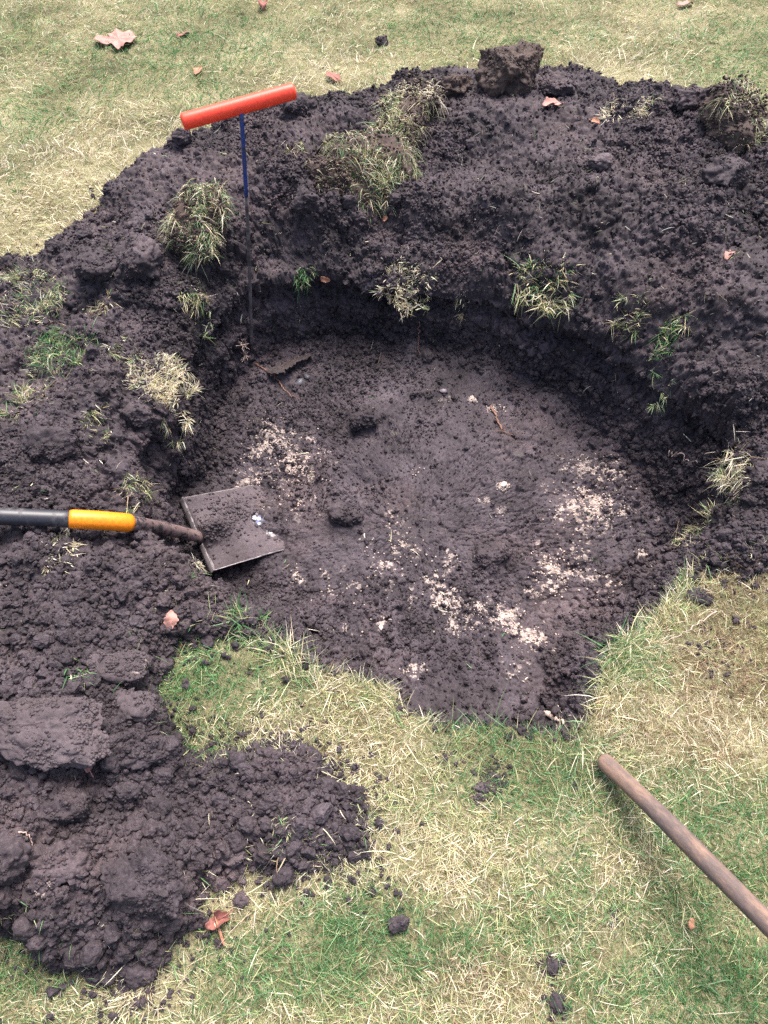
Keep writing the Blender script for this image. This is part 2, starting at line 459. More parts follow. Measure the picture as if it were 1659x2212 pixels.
NRM = normals(TER)
NRM[ring < 100] = (0, 0, 1)
print("terrain verts", len(TER), round(time.time() - T0, 1), "s")

idx = np.arange(NR * NT).reshape(NR, NT)
a = idx[:-1]; b = np.roll(idx, -1, 1)[:-1]; c = np.roll(idx, -1, 1)[1:]; d = idx[1:]
Q = np.stack([a, d, c, b], -1).reshape(-1, 4)
q_pit = inpit[Q[:, 0]] & inpit[Q[:, 2]]
q_soil = (~q_pit) & (soil[Q].sum(1) >= 2)
q_lawn = ~(q_pit | q_soil)
def sub(name, mask, mat, cap=False):
    F = Q[mask]; u, inv = np.unique(F, return_inverse=True)
    Fs = [inv.reshape(F.shape)]
    if cap: Fs.append(np.searchsorted(u, np.arange(NT))[None])      # closes the middle of the floor
    return mesh_obj(name, TER[u], Fs, mat, attrs={"pale": pale[u]})
pit = sub("pit", q_pit, M_PIT, True); tag(pit, "round dug pit with dark soil walls and trodden floor", None, None, "structure")
ground = sub("ground", q_lawn, M_THATCH); tag(ground, kind="structure")
heap = sub("soil_heap", q_soil, M_SOIL); tag(heap, "dark crumbly dug soil banked round the pit and heaped on the lawn", "soil heap", None, "stuff")

# height raster for placing things
RX0, RY0, RS = -2.6, -1.2, 0.005
RW, RH = int(5.4 / RS), int(6.0 / RS)
ras = np.full(RW * RH, -9.0, np.float32)
ix = ((TER[:, 0] - RX0) / RS).astype(int); iy = ((TER[:, 1] - RY0) / RS).astype(int)
ok = (ix >= 0) & (ix < RW) & (iy >= 0) & (iy < RH)
np.maximum.at(ras, iy[ok] * RW + ix[ok], TER[ok, 2])
ras = ras.reshape(RH, RW)
for _ in range(14):
    hole = ras < -5
    if not hole.any(): break
    pad = np.pad(ras, 1, constant_values=-9)
    nb = np.maximum.reduce([pad[:-2, 1:-1], pad[2:, 1:-1], pad[1:-1, :-2], pad[1:-1, 2:]])
    ras[hole] = nb[hole]
ras[ras < -5] = 0
def hz(x, y):
    i = np.clip(((np.asarray(x) - RX0) / RS).astype(int), 0, RW - 1); j = np.clip(((np.asarray(y) - RY0) / RS).astype(int), 0, RH - 1)
    return ras[j, i]
def hit(u, v):
    """First surface point on the sight line through traced position (u, v)."""
    k = (1106.0 - v) / FPX
    dv = np.array([(u - 829.5) / FPX, CP + k * SP, -SP + k * CP])
    t = np.arange(0.6, 5.5, 0.003)
    p = np.array([0, 0, CAM_H]) + t[:, None] * dv
    below = p[:, 2] < hz(p[:, 0], p[:, 1])
    return p[np.argmax(below)] if below.any() else at(u, v)
def slope(p, r=0.03):
    gx = (hz(p[0] + r, p[1]) - hz(p[0] - r, p[1])) / (2 * r); gy = (hz(p[0], p[1] + r) - hz(p[0], p[1] - r)) / (2 * r)
    n = np.array([-gx, -gy, 1.0]); return n / np.linalg.norm(n)

# ------------------------------------------------------------------ crumbs and clods
import bmesh
def ico(sub_):
    bm = bmesh.new(); bmesh.ops.create_icosphere(bm, subdivisions=sub_, radius=1.0)
    V = np.array([v.co[:] for v in bm.verts], np.float32); F = np.array([[v.index for v in f.verts] for f in bm.faces])
    bm.free(); return V, F
ICO = {k: ico(k) for k in (1, 2, 3, 4, 5, 6)}
def rand_rot(n, rg):
    q = rg.normal(size=(n, 4)); q /= np.linalg.norm(q, axis=1, keepdims=True)
    w, x, y, z = q.T
    return np.stack([np.stack([1 - 2 * (y * y + z * z), 2 * (x * y - w * z), 2 * (x * z + w * y)], 1),
                     np.stack([2 * (x * y + w * z), 1 - 2 * (x * x + z * z), 2 * (y * z - w * x)], 1),
                     np.stack([2 * (x * z - w * y), 2 * (y * z + w * x), 1 - 2 * (x * x + y * y)], 1)], 1).astype(np.float32)
def cluster_shape(k, m, rg, level=1):
    V0, F0 = ICO[level]; Vs, Fs = [], []
    for j in range(m):
        d_ = rg.normal(size=3); d_ /= np.linalg.norm(d_); r_ = rg.uniform(.28, .62)
        c_ = d_ * (1 - r_ * .6) * np.array([1, .8, .62]) * rg.uniform(.6, 1.05)
        v = V0 * (1 + .22 * rg.normal(size=(len(V0), 1))) * r_ + c_
        Vs.append(v); Fs.append(F0 + j * len(V0))
    return np.concatenate(Vs), np.concatenate(Fs)
def cleave(V, rg, n, lo=.55, hi=.9):
    V = V.copy()
    for _ in range(n):
        d_ = rg.normal(size=3); d_ /= np.linalg.norm(d_); h = rg.uniform(lo, hi)
        ex = V @ d_ - h
        V -= np.clip(ex, 0, None)[:, None] * d_ * 0.93
    return V.astype(np.float32)
def crumbs(pos, size, level, seed, sink=0.25, nrm=None, cluster=0):
    rg = np.random.default_rng(seed)
    V0, F0 = ICO[level]; n = len(pos)
    var = []
    if cluster:
        for k in range(10):
            v, F0 = cluster_shape(k, cluster, rg, level); var.append(v)
        V0 = v
    if level >= 3 and not cluster:
        for k in range(10):
            v = cleave(V0 * np.array([1, rg.uniform(.7, .95), rg.uniform(.55, .8)]), rg, 7, .42, .8)
            v = v * (1 + 0.22 * fbm(V0 + k * 5, 3.2, 3, 300 + k) + 0.14 * (grains(V0 + k * 5, .5, 310 + k) - .4))[:, None]
            var.append(v)
    for k in range(0 if (cluster or level >= 3) else 10):
        dd = 1 + 0.45 * fbm(V0 + k * 7.3, 1.3, 2, 100 + k) + 0.17 * rg.normal(size=len(V0))
        if level >= 2: dd += 0.28 * (grains(V0 + k * 3.1, 0.75, 200 + k) - 0.4)
        v = V0 * dd[:, None] * np.array([1, rg.uniform(.7, .95), rg.uniform(.55, .85)], np.float32)
        var.append(v)
    var = np.array(var, np.float32)
    R = rand_rot(n, rg); vi = rg.integers(0, 10, n)
    V = np.einsum('nij,nkj->nki', R, var[vi]) * size[:, None, None].astype(np.float32)
    up = np.array([0, 0, 1.0]) if nrm is None else nrm
    V += (pos + up * (size * (1 - 2 * sink) * 0.5)[:, None])[:, None, :].astype(np.float32)
    F = (F0[None] + (np.arange(n) * len(V0))[:, None, None]).reshape(-1, 3)
    return V.reshape(-1, 3), F

# candidate vertices weighted by their cell area
Gt = TER.reshape(NR, NT, 3)
area = np.zeros((NR, NT), np.float32)
area[1:-1] = np.linalg.norm(Gt[2:] - Gt[:-2], axis=2) / 2 * np.linalg.norm(np.roll(Gt, -1, 1) - np.roll(Gt, 1, 1), axis=2)[1:-1] / 2
area = area.ravel()
vis = (TER[:, 1] > -0.35) & (TER[:, 1] < 3.2) & (np.abs(TER[:, 0]) < 0.45 + 0.62 * (TER[:, 1] + 0.4))
dens = 0.16 + 0.84 * smooth(-0.3, 0.4, fbm(P3, 5, 3, 301))
nearheap = smooth(1.0, 0.5, TER[:, 1]) * soil            # the near left heap is coarser
def pick(mask, weight, n, seed):
    rg = np.random.default_rng(seed)
    m = np.flatnonzero(mask); w = (area[m] * weight[m]).astype(np.float64); w /= w.sum()
    return m[rg.choice(len(m), n, p=w)]
parts_v, parts_f, off = [], [], 0
def add_crumbs(mask, weight, n, smin, smax, level, seed, sink=0.25, power=2.5, cluster=0):
    global off
    rg = np.random.default_rng(seed + 1)
    i = pick(mask & vis, weight, n, seed)
    s = smin + (smax - smin) * rg.random(n) ** power
    V, F = crumbs(TER[i], s, level, seed, sink, NRM[i], cluster)
    parts_v.append(V); parts_f.append(F + off); off += len(V)
soilpit = soil | inpit
add_crumbs(soil, dens, 95000, .0015, .0055, 1, 401)
add_crumbs(inpit, dens * (1 - 0.6 * pale_w), 48000, .0013, .0045, 1, 402)
add_crumbs(soil, dens, 9000, .004, .013, 1, 403, cluster=7)
footw = np.exp(-((ring - NF) / 16.0) ** 2) * inpit
add_crumbs(wl, dens, 3800, .003, .011, 1, 416, cluster=7)
add_crumbs(wl, dens, 160, .009, .02, 4, 417, .4)
add_crumbs(inpit, footw + 1e-4, 2600, .004, .014, 1, 414, cluster=8)
add_crumbs(inpit, footw + 1e-4, 110, .010, .024, 4, 415, .3)
add_crumbs(inpit, dens ** 1.5 * (1 - 0.7 * pale_w), 4200, .0035, .012, 1, 404, cluster=7)
add_crumbs(soil, nearheap + 1e-4, 7000, .004, .014, 1, 405, cluster=8)
add_crumbs(soil, nearheap + 1e-3, 620, .011, .026, 4, 406, .3)
add_crumbs(soil, dens * (1 - nearheap), 240, .012, .026, 4, 407, .3)
# thin scatter on the lawn next to the heap
fringe = lawn & (sdf > -0.14)
add_crumbs(fringe, np.exp(np.clip(sdf, -1, 0) / 0.03) + 0.004, 2600, .002, .006, 1, 408, 0.0)
add_crumbs(fringe, np.exp(np.clip(sdf, -1, 0) / 0.025) + 0.003, 800, .005, .013, 1, 409, 0.0, cluster=7)
for k_, (u, v, ru, n) in enumerate([(1060,1685,34,170),(1040,1720,18,60),(1190,2085,22,60),(1200,2170,22,60),(860,1998,20,30),(1560,1420,70,130),(1240,1690,20,20),(300,2120,60,90),(1320,1980,25,25),
                                     (600,1890,50,60),(480,1620,60,70),(620,1600,60,60),(700,150,30,25),(340,2160,60,40),(970,1650,30,25)]):
    rg_ = np.random.default_rng(420 + k_); c = at(u, v); sx_ = at(u + ru, v)[0] - c[0]
    q_ = c + rg_.normal(size=(n, 3)) * np.array([sx_, sx_, 0]) * .6
    q_[:, 2] = hz(q_[:, 0], q_[:, 1]) - .001
    V, F = crumbs(q_, .0016 + .0055 * rg_.random(n) ** 2, 1, 430 + k_, .2, None, 6)
    parts_v.append(V); parts_f.append(F + off); off += len(V)
soil_crumbs = mesh_obj("soil_crumbs", np.concatenate(parts_v), np.concatenate(parts_f), M_SOIL, smooth_=False)
tag(soil_crumbs, "loose dark soil crumbs lying over the heap, the pit and the lawn edge", "soil crumbs", None, "stuff")
i = pick(fl, np.maximum(pale_w - 0.2, 0) * (0.1 + pale) ** 1.0, 2000, 411)
V, F = crumbs(TER[i], rng.uniform(.0012, .0036, len(i)), 1, 412, .2, NRM[i])
tag(mesh_obj("sandy_crumbs", V, F, M_PALE), "pale sandy subsoil crumbs flecking the pit floor", "sandy crumbs", None, "stuff")
print("crumbs", round(time.time() - T0, 1), "s")

def clod(name, u, v, sx, sy, sz, label, rot=0.0, seed=1, level=5, mat=None, lift=0.35, pale_amt=0.0, rough=1.0, group=None, tilt=(0, 0), crumbly=1.0):
    """A lump of soil: sx, sy, sz are half sizes in metres."""
    p = hit(u, v)
    V0, F0 = ICO[level]
    e = V0 / (np.abs(V0) ** 3.0).sum(1)[:, None] ** (1 / 3.0) * 0.9
    sh = seed % 97
    rc = np.random.default_rng(seed)
    e = cleave(e, rc, 9, .55, .88)
    w = 1 + 0.30 * fbm(V0 + sh, 1.25, 3, seed) + 0.16 * fbm(V0 + sh, 4.1, 3, seed + 5) - 0.10 * np.abs(fbm(V0 + sh, 2.6, 2, seed + 7))
    V = e * w[:, None] * np.array([sx, sy, sz], np.float32)
    s = max(sx, sy)
    g = grains(V + sh, 0.022, seed + 9) * 0.007 + grains(V + sh, 0.009, seed + 10) * 0.004 + 0.012 * fbm(V + sh, 30, 4, seed + 3, .6) - 0.008 * np.exp(-np.abs(fbm(V + sh, 13, 2, seed + 8)) / .06)
    V = V + V0 * (g * rough * min(1, s / 0.05))[:, None]
    R = np.array(Matrix.Rotation(rot, 3, 'Z') @ Matrix.Rotation(tilt[0], 3, 'X') @ Matrix.Rotation(tilt[1], 3, 'Y'), np.float32)
    V = (V @ R.T).astype(np.float32)
    pl = np.zeros(len(V), np.float32)
    if pale_amt > 0:
        pl = smooth(0.0, 0.25, worley(V + sh, 1 / 0.010, seed + 4)[2] * 0.5 + vnoise(V + sh, 26, seed + 6) * 0.5 - (1.0 - 0.42 * pale_amt)) * 0.7
    # grains clinging to it
    nc = int(min(2600, max(60, 2.2e5 * s * s)) * crumbly)
    wt = smooth(-.1, .4, fbm(V, 26, 2, seed + 11)) + .06; kk = rc.choice(len(V), nc, p=wt / wt.sum()); nd = V0[kk] @ R.T
    sc = .001 + .0036 * rc.random(nc) ** 2.5 * min(1, .5 + s / .08)
    Vc, Fc = crumbs(V[kk], sc, 1, seed, .42, nd)
    F0 = np.concatenate([F0, Fc + len(V)]); V = np.concatenate([V, Vc]); pl = np.concatenate([pl, np.repeat(pl[kk], 12) * 1.1])
    o = mesh_obj(name, V, F0, mat or M_SOIL, attrs={"pale": pl})
    o.location = (p[0], p[1], p[2] + sz * lift)
    tag(o, label, "soil clod", group)
    return o

# ------------------------------------------------------------------ grass
PAL = np.array([(0.075, 0.215, 0.075), (0.190, 0.345, 0.150), (0.420, 0.465, 0.225), (0.640, 0.565, 0.360), (0.850, 0.775, 0.600), (0.330, 0.230, 0.145)], np.float32)
def blades(root, dirn, length, width, droop, colour, seed=0, segs=3, wdir=None):
    """Tapered, bent blades as strips; root (n,3), dirn (n,3) unit, droop (n,3) added as t^2."""
    rg = np.random.default_rng(seed); n = len(root)
    rv = rg.normal(size=(n, 3)); rv[:, 2] *= 0.35
    w = np.cross(dirn, rv); w /= np.linalg.norm(w, axis=1, keepdims=True) + 1e-9
    rows = []
    wf = [1.0, 0.95, 0.7, 0.0] if segs == 3 else [1.0, 0.8, 0.0]
    for k in range(segs + 1):
        t = k / segs
        c = root + (dirn * t + droop * t * t) * length[:, None]
        if k < segs:
            rows.append(c - w * (width * wf[k] / 2)[:, None]); rows.append(c + w * (width * wf[k] / 2)[:, None])
        else:
            rows.append(c)
    V = np.stack(rows, 1).astype(np.float32); m = V.shape[1]
    o = (np.arange(n) * m)[:, None]
    quads = np.concatenate([o + np.array([2 * k, 2 * k + 1, 2 * k + 3, 2 * k + 2]) for k in range(segs - 1)])
    tris = o + np.array([2 * segs - 2, 2 * segs - 1, 2 * segs])
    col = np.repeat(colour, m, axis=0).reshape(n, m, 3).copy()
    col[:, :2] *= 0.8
    return V.reshape(-1, 3), quads, tris, np.clip(col.reshape(-1, 3), 0, 1)

def blade_colours(n, weights, rg):
    weights = np.asarray(weights, float)
    if weights.ndim == 1:
        c = PAL[rg.choice(6, n, p=weights / weights.sum())]
    else:
        cw = np.cumsum(weights / weights.sum(1, keepdims=True), 1)
        c = PAL[(rg.random(n)[:, None] > cw).sum(1).clip(0, 5)]
    return c * rg.uniform(0.72, 1.25, (n, 1)).astype(np.float32) * rg.uniform(0.93, 1.07, (n, 3)).astype(np.float32)

# traced colour patches of the lawn: (u, v, ru, rv, green, straw, brown)
PATCH = [(100,260,60,60,1.2,-.5,0),(60,390,70,40,.8,-.3,0),(520,80,170,50,.8,-.4,0),(960,60,140,40,.9,-.4,0),(1150,60,120,40,.5,0,0),(1600,90,120,90,1.0,-.4,0),
         (300,120,160,60,.3,0,0),(480,200,60,30,.4,0,0),(190,330,150,70,-.9,1.5,.2),(170,440,200,70,-.9,1.5,.2),(70,510,130,50,-.7,1.2,.2),(700,170,120,50,-.3,.6,.1),
         (1330,150,110,40,-.5,.8,.2),(1550,20,80,20,-.3,.6,0),(0,420,80,60,.3,.2,0),(700,90,120,60,-.1,.4,0),(1400,60,100,40,-.2,.5,0),
         (450,1470,130,60,1.0,-.2,0),(650,1450,100,40,.3,.3,0),(540,1570,110,60,-.2,.5,0),(760,1640,90,60,-.4,.9,.3),(1080,1580,120,50,.9,-.3,0),
         (1130,1700,110,60,.7,-.4,.2),(920,1780,130,60,.1,.3,0),(1350,1390,80,60,.6,.2,0),(1330,1330,60,60,.1,.8,0),(1600,1270,70,60,-.6,.2,1.2),
         (1570,1420,100,90,-.5,.1,1.2),(1450,1560,160,80,-.5,.5,.8),(1560,1600,100,60,-.3,.8,.4),(1500,1750,150,80,.5,.1,0),(1590,1850,100,90,.9,-.3,0),
         (840,2020,160,90,.9,-.2,0),(620,2090,150,80,.9,-.2,0),(480,2150,60,60,.5,0,0),(1200,1880,200,90,.1,.3,0),(970,1900,120,70,-.2,.6,0),
         (330,2140,80,40,-.3,.7,.3),(550,1900,120,60,-.2,.8,.1),(30,2080,70,50,.8,0,0),(120,2180,120,40,.0,.6,0),(1020,2160,120,70,-.2,.5,.2),
         (1300,2150,160,60,.2,.2,.0),(1550,2120,140,90,1.1,-.3,0),(730,1950,100,50,.3,.2,0),(1420,1960,100,60,.4,.1,0),(60,590,60,50,.2,.6,0),(160,490,50,30,.5,.3,0)]
def lawn_fields(x, y):
    P_ = np.stack([x, y, 0 * x], 1).astype(np.float32)
    g = 0.28 + 0.75 * fbm(P_, 2.4, 3, 501) + 0.6 * fbm(P_, 9, 2, 502)
    s = 0.34 + 0.7 * fbm(P_, 3.4, 3, 511) + 0.6 * fbm(P_, 11, 2, 512)
    b = -0.12 + 0.6 * fbm(P_, 4.4, 3, 521)
    for u, v, a, b_r, gg, ss, bb in PATCH:
        c = at(u, v); ex = at(u + a, v)[0] - c[0]; ey = (at(u, v - b_r)[1] - at(u, v + b_r)[1]) / 2
        w = np.exp(-(((x - c[0]) / ex) ** 2 + ((y - c[1]) / ey) ** 2))
        g += 2.5 * gg * w; s += 2.3 * ss * w; b += 2.4 * bb * w
    return g, s, b

rg = np.random.default_rng(601)
def lawn_points(n, ymin, ymax, spread, seed):
    r_ = np.random.default_rng(seed)
    y = r_.uniform(ymin, ymax, n); x = r_.uniform(-1, 1, n) * (spread[0] + spread[1] * (y + 0.4))
    return x, y
sets = []
def grass_band(n, y0, y1, spread, seed, lmin, lmax, wmin, wmax, lie, segs, rim=0.0):
    x, y = lawn_points(n, y0, y1, spread, seed)
    r_ = np.random.default_rng(seed + 1)
    Pq = np.stack([x, y], 1)
    s = poly_sdf(Pq, HEAP)
    th = np.arctan2(y - CEN[1], x - CEN[0]); rr = np.hypot(x - CEN[0], y - CEN[1]); Ri = np.interp(th, TH, Rr, period=2 * math.pi)
    pitd = rr - Ri
    keep = (pitd > 0.0) & (s < 0.004 + 0.022 * r_.normal(size=n))
    P_ = np.stack([x, y, 0 * x], 1).astype(np.float32)
    clump = smooth(-0.75, 0.1, fbm(P_, 26, 2, seed + 3))          # small gaps between tussocks
    keep &= r_.random(n) < (0.25 + 0.75 * clump)
    if rim: keep &= (pitd < rim) & (r_.random(n) < 0.25 + 1.2 * smooth(-.2, .4, fbm(P_, 11, 2, seed + 4)))
    x, y, s, pitd, P_ = x[keep], y[keep], s[keep], pitd[keep], P_[keep]; n = len(x)
    g, st_, br = lawn_fields(x, y)
    fine = fbm(P_, 34, 2, 531)
    W = np.stack([np.clip(g + 0.5 * fine, 0.03, 3) ** 1.3, np.clip(g * 0.8 + 0.25 + 0.3 * fine, 0.05, 3), np.full(n, 0.42) + 0.3 * g.clip(0, 1),
                  np.clip(0.22 + st_ * 0.6, 0.08, 3), np.clip(st_ * .8 - 0.3 * fine, 0.03, 3), np.clip(br, 0.03, 3)], 1)
    W[:, 2] = np.clip(W[:, 2] * 1.25, .05, 3)
    col = blade_colours(n, W, r_)
    # locally combed direction plus a random part
    ang = fbm(P_, 5, 2, seed + 9) * 5.0 + r_.normal(size=n) * 1.15
    inc = np.clip(r_.normal(lie, 0.28, n), 0.05, 1.5)             # angle from upright
    dx, dy, dz = np.sin(inc) * np.cos(ang), np.sin(inc) * np.sin(ang), np.cos(inc)
    D_ = np.stack([dx, dy, dz], 1)
    rim_ = (np.exp(-pitd / 0.025) * (pitd < .12))[:, None]
    inw = np.stack([CEN[0] - x, CEN[1] - y, 0 * x], 1); inw /= np.linalg.norm(inw, axis=1, keepdims=True); inw[:, 2] = -.1
    D_ = D_ + inw * rim_ * 1.1; D_ /= np.linalg.norm(D_, axis=1, keepdims=True)
    L_ = r_.uniform(lmin, lmax, n) * (0.6 + 0.6 * r_.random(n)) * (1 + 0.35 * fbm(P_, 8, 2, seed + 12))
    dr_ = r_.uniform(0.1, 0.75, n)
    G_ = np.stack([0.45 * dx * dr_ + r_.normal(size=n) * .14, 0.45 * dy * dr_ + r_.normal(size=n) * .14, -dz * dr_ * 1.05], 1)
    Wd = r_.uniform(wmin, wmax, n)
    z = hz(x, y) - 0.002
    sets.append(blades(np.stack([x, y, z], 1), D_, L_, Wd, G_, col, seed + 5, segs))
grass_band(330000, -0.42, 0.95, (0.85, 0.62), 701, .015, .040, .0008, .0018, 0.88, 3)
grass_band(8000, -0.42, 0.95, (0.85, 0.62), 711, .035, .07, .0009, .0018, 1.0, 3)
grass_band(230000, 0.95, 4.6, (0.55, 0.62), 721, .024, .050, .0014, .0028, 0.70, 2)
grass_band(12000, 0.95, 3.2, (0.55, 0.62), 731, .045, .075, .002, .003, 0.85, 3)
grass_band(170000, -0.1, 1.1, (0.85, 0.3), 741, .025, .068, .0010, .0022, 0.8, 3, 0.05)
def join_blades(sets):
    Vs, Qs, Ts, Cs, off = [], [], [], [], 0
    for V, q, t, c in sets:
        Vs.append(V); Qs.append(q + off); Ts.append(t + off); Cs.append(c); off += len(V)
    return np.concatenate(Vs), [np.concatenate(Qs), np.concatenate(Ts)], np.concatenate(Cs)
V, F, col = join_blades(sets)
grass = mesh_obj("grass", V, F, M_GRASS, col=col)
tag(grass, "mown lawn grass, straw coloured with green patches", "grass", None, "stuff")
print("grass", len(V), round(time.time() - T0, 1), "s")

MIX = {"green": (3, 2.4, 1.2, .5, .4, .1), "straw": (.01, .08, .3, 1.3, 6, .3), "mixed": (.8, 1.5, 1.6, 1.6, 2.0, .8), "brown": (.1, .2, .5, 1.5, 1.3, 2.5),
       "yellow": (.3, 1.0, 2.0, 2.0, 1.6, .5)}
def tuft_geom(p, n, rad, lmin, lmax, mix, seed, lean=(0, 0, 1), spread=0.6, droop=0.5, width=(.0011, .0025), nrm=None, rady=None):
    r_ = np.random.default_rng(seed)
    lean = np.asarray(lean, float); lean /= np.linalg.norm(lean)
    m_ = max(6, n // 26)
    ca = r_.uniform(0, 2 * math.pi, m_); cq = np.sqrt(r_.random(m_)) * 1.15
    cc = np.stack([np.cos(ca) * cq * rad, np.sin(ca) * cq * (rady or rad), 0 * cq], 1)
    cl = r_.normal(size=(m_, 3)) * 0.55
    wi = r_.integers(0, m_, n)
    off_ = cc[wi] + r_.normal(size=(n, 3)) * np.array([rad, rady or rad, 0]) * 0.16
    root = np.asarray(p) + off_
    root[:, 2] = np.maximum(hz(root[:, 0], root[:, 1]) * 0.7 + p[2] * 0.3, p[2] - .03) - 0.004
    D_ = lean + cl[wi] + r_.normal(size=(n, 3)) * spread * .75
    D_ /= np.linalg.norm(D_, axis=1, keepdims=True)
    L_ = r_.uniform(lmin * .5, lmax, n) * r_.uniform(.6, 1, m_)[wi]
    n_ = n
    G_ = np.stack([r_.normal(size=n) * .15, r_.normal(size=n) * .15, -r_.uniform(.2, 1.2, n) * droop], 1)
    return blades(root, D_, L_, r_.uniform(*width, n), G_, blade_colours(n, MIX[mix], r_), seed + 1, 3)
def tuft(u, v, n, rad, lmin, lmax, mix, label, seed, extra=None, **kw):
    p = hit(u, v)
    for _ in range(12):                              # step back from the pit wall on to the lip
        if p[2] > -0.02 or label.find('wall') > 0: break
        v -= 4; p = hit(u, v)
    n = int(n * 2.3); rad *= 1.15
    g = [tuft_geom(p, n, rad, lmin, lmax, mix, seed, **kw)]
    for k, (du, dv, n2, r2, mx2) in enumerate(extra or []):
        kk = dict(kw)
        g.append(tuft_geom(hit(u + du, v + dv), n2, r2, lmin, lmax, mx2, seed + 31 + k, **kk))
    V, F, col = join_blades(g)
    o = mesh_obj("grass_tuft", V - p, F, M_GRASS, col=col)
    o.location = p
    return tag(o, label, "grass tuft", "grass tufts standing in the bare soil")

# tufts left on the rim and in the heap (traced)
DN = (0, -0.8, 0.25)
tuft(652, 592, 80, .024, .025, .055, "green", "fresh green grass tuft on the far rim just right of the steel rod", 1001, lean=DN, droop=.7)
tuft(878, 618, 430, .050, .020, .048, "straw", "bleached straw tuft overhanging the middle of the far rim", 1002, lean=(0, -.2, 1.0), droop=.35, width=(.0016, .0032), extra=[(-30, -10, 120, .03, "straw"), (30, 15, 120, .03, "yellow")])
tuft(1000, 655, 60, .012, .015, .035, "brown", "tiny brown tuft between the straw tuft and the big green one on the far rim", 1003, lean=DN)
tuft(1168, 612, 300, .052, .03, .066, "mixed", "large shaggy green and straw tuft overhanging the right of the far rim", 1004, lean=(.3, -.5, .8), extra=[(45, 30, 90, .03, "yellow"), (-20, -20, 60, .03, "green")], width=(.0018, .0034))
tuft(1362, 680, 100, .028, .03, .06, "yellow", "upright yellow green tuft on the right rim above the longest one", 1005, lean=(-.2, -.5, .7), extra=[(-15, 35, 50, .02, "brown")])
tuft(1455, 735, 100, .03, .03, .065, "green", "slanting green tuft running down the right rim wall", 1006, lean=(-.4, -.5, .6), extra=[(35, -40, 60, .02, "mixed"), (-25, 45, 50, .02, "green")])
tuft(1430, 850, 40, .015, .02, .05, "mixed", "small sparse tuft low on the right wall of the pit", 1007, lean=(-.2, -.8, .3))
tuft(1580, 1050, 260, .024, .04, .085, "straw", "long pale straw tuft hanging on the right rim beside the soil bank", 1008, lean=(-.2, -.6, .7), rady=.06, extra=[(12, -30, 70, .025, "green"), (-8, 35, 60, .02, "yellow")])
tuft(1492, 1200, 120, .03, .03, .07, "yellow", "pale tuft at the right corner of the rim above the lawn edge", 1009, lean=(-.2, .1, 1), extra=[(-5, 22, 80, .03, "straw")])
tuft(1580, 550, 45, .022, .02, .05, "yellow", "little yellow tuft high on the right bank beside a pink leaf scrap", 1010, lean=(0, -.6, .6))
tuft(1350, 240, 190, .05, .025, .055, "straw", "flattened straw tuft on the crest of the right bank", 1011, lean=(0, -.6, .5), extra=[(60, -20, 90, .04, "mixed")])
tuft(125, 750, 430, .060, .025, .060, "green", "flat green turf patch on the left bank", 1012, lean=(.1, -.3, 1), extra=[(-30, 30, 120, .05, "mixed"), (40, 20, 60, .03, "yellow")])
tuft(345, 805, 720, .052, .018, .045, "straw", "dense bleached straw tuft on the left rim of the pit", 1013, lean=(.1, -.2, 1), droop=.35, width=(.0015, .003), extra=[(45, 20, 120, .03, "straw")])
tuft(275, 760, 110, .035, .02, .055, "mixed", "thin green and brown tuft just left of the dense straw tuft", 1014, lean=(0, -.4, .8))
tuft(55, 870, 130, .045, .03, .07, "yellow", "sprawling yellow green tuft near the left edge of the left bank", 1015, lean=(.1, -.4, .8), extra=[(-20, -20, 50, .03, "green")])
tuft(212, 920, 100, .022, .02, .055, "yellow", "narrow strip of yellowish grass on the lower left bank", 1016, lean=(0, -.8, .4), rady=.05)
tuft(383, 890, 70, .022, .02, .05, "straw", "small straw tuft poking out of the left rim below the dense one", 1017, lean=(.5, -.6, .3))
tuft(375, 930, 35, .015, .02, .045, "yellow", "wispy tuft hanging in the shade of the left wall", 1018, lean=(.3, -.8, .2))
tuft(290, 1060, 110, .028, .025, .06, "yellow", "olive tuft on the left rim just above the yellow sleeve of the shovel", 1019, lean=(.2, -.7, .4), rady=.045)
tuft(125, 1180, 190, .02, .018, .045, "straw", "column of bleached straw stubs below the black shovel shaft", 1020, lean=(0, -.7, .5), rady=.05, width=(.002, .004))
tuft(405, 1225, 60, .022, .02, .045, "straw", "short straw stubs on the near rim left of the shovel blade", 1021, lean=(.2, -.2, .9), extra=[(10, 12, 25, .015, "green")])
tuft(530, 1325, 60, .022, .05, .105, "green", "bright green spiky tuft on the near left rim of the pit", 1022, lean=(0, .1, 1), spread=.75, droop=.35, width=(.0018, .0032))
tuft(150, 1425, 60, .03, .03, .075, "green", "loose green blades lying on the lower left heap above the grey slab", 1023, lean=(.8, -.5, .2), spread=.35)
tuft(215, 635, 160, .03, .02, .05, "brown", "brown fibrous tuft on the upper left bank", 1024, lean=(.1, -.7, .4), rady=.06)
tuft(410, 625, 170, .04, .025, .06, "yellow", "olive tuft hanging below the left turf sod", 1025, lean=(.2, -.8, .3), rady=.04, extra=[(30, 60, 60, .025, "mixed")])
tuft(640, 320, 70, .025, .025, .06, "mixed", "thin pale tuft on the bank between the steel rod and the largest turf sod", 1026, lean=(0, -.7, .4), extra=[(0, 8, 40, .02, "brown")])
tuft(45, 635, 480, .085, .02, .05, "mixed", "lawn grass tongue at the left edge of the upper left bank", 1027, lean=(0, -.2, 1), extra=[(-30, -30, 120, .05, "yellow"), (30, 10, 80, .04, "green")])
tuft(215, 1130, 20, .01, .02, .04, "straw", "few straw bits beside the yellow sleeve of the shovel", 1028, lean=(.4, -.3, .6))
tuft(510, 1752, 45, .03, .015, .04, "straw", "pale dead grass scrap showing through the thin near heap", 1029, lean=(0, -.3, .5))
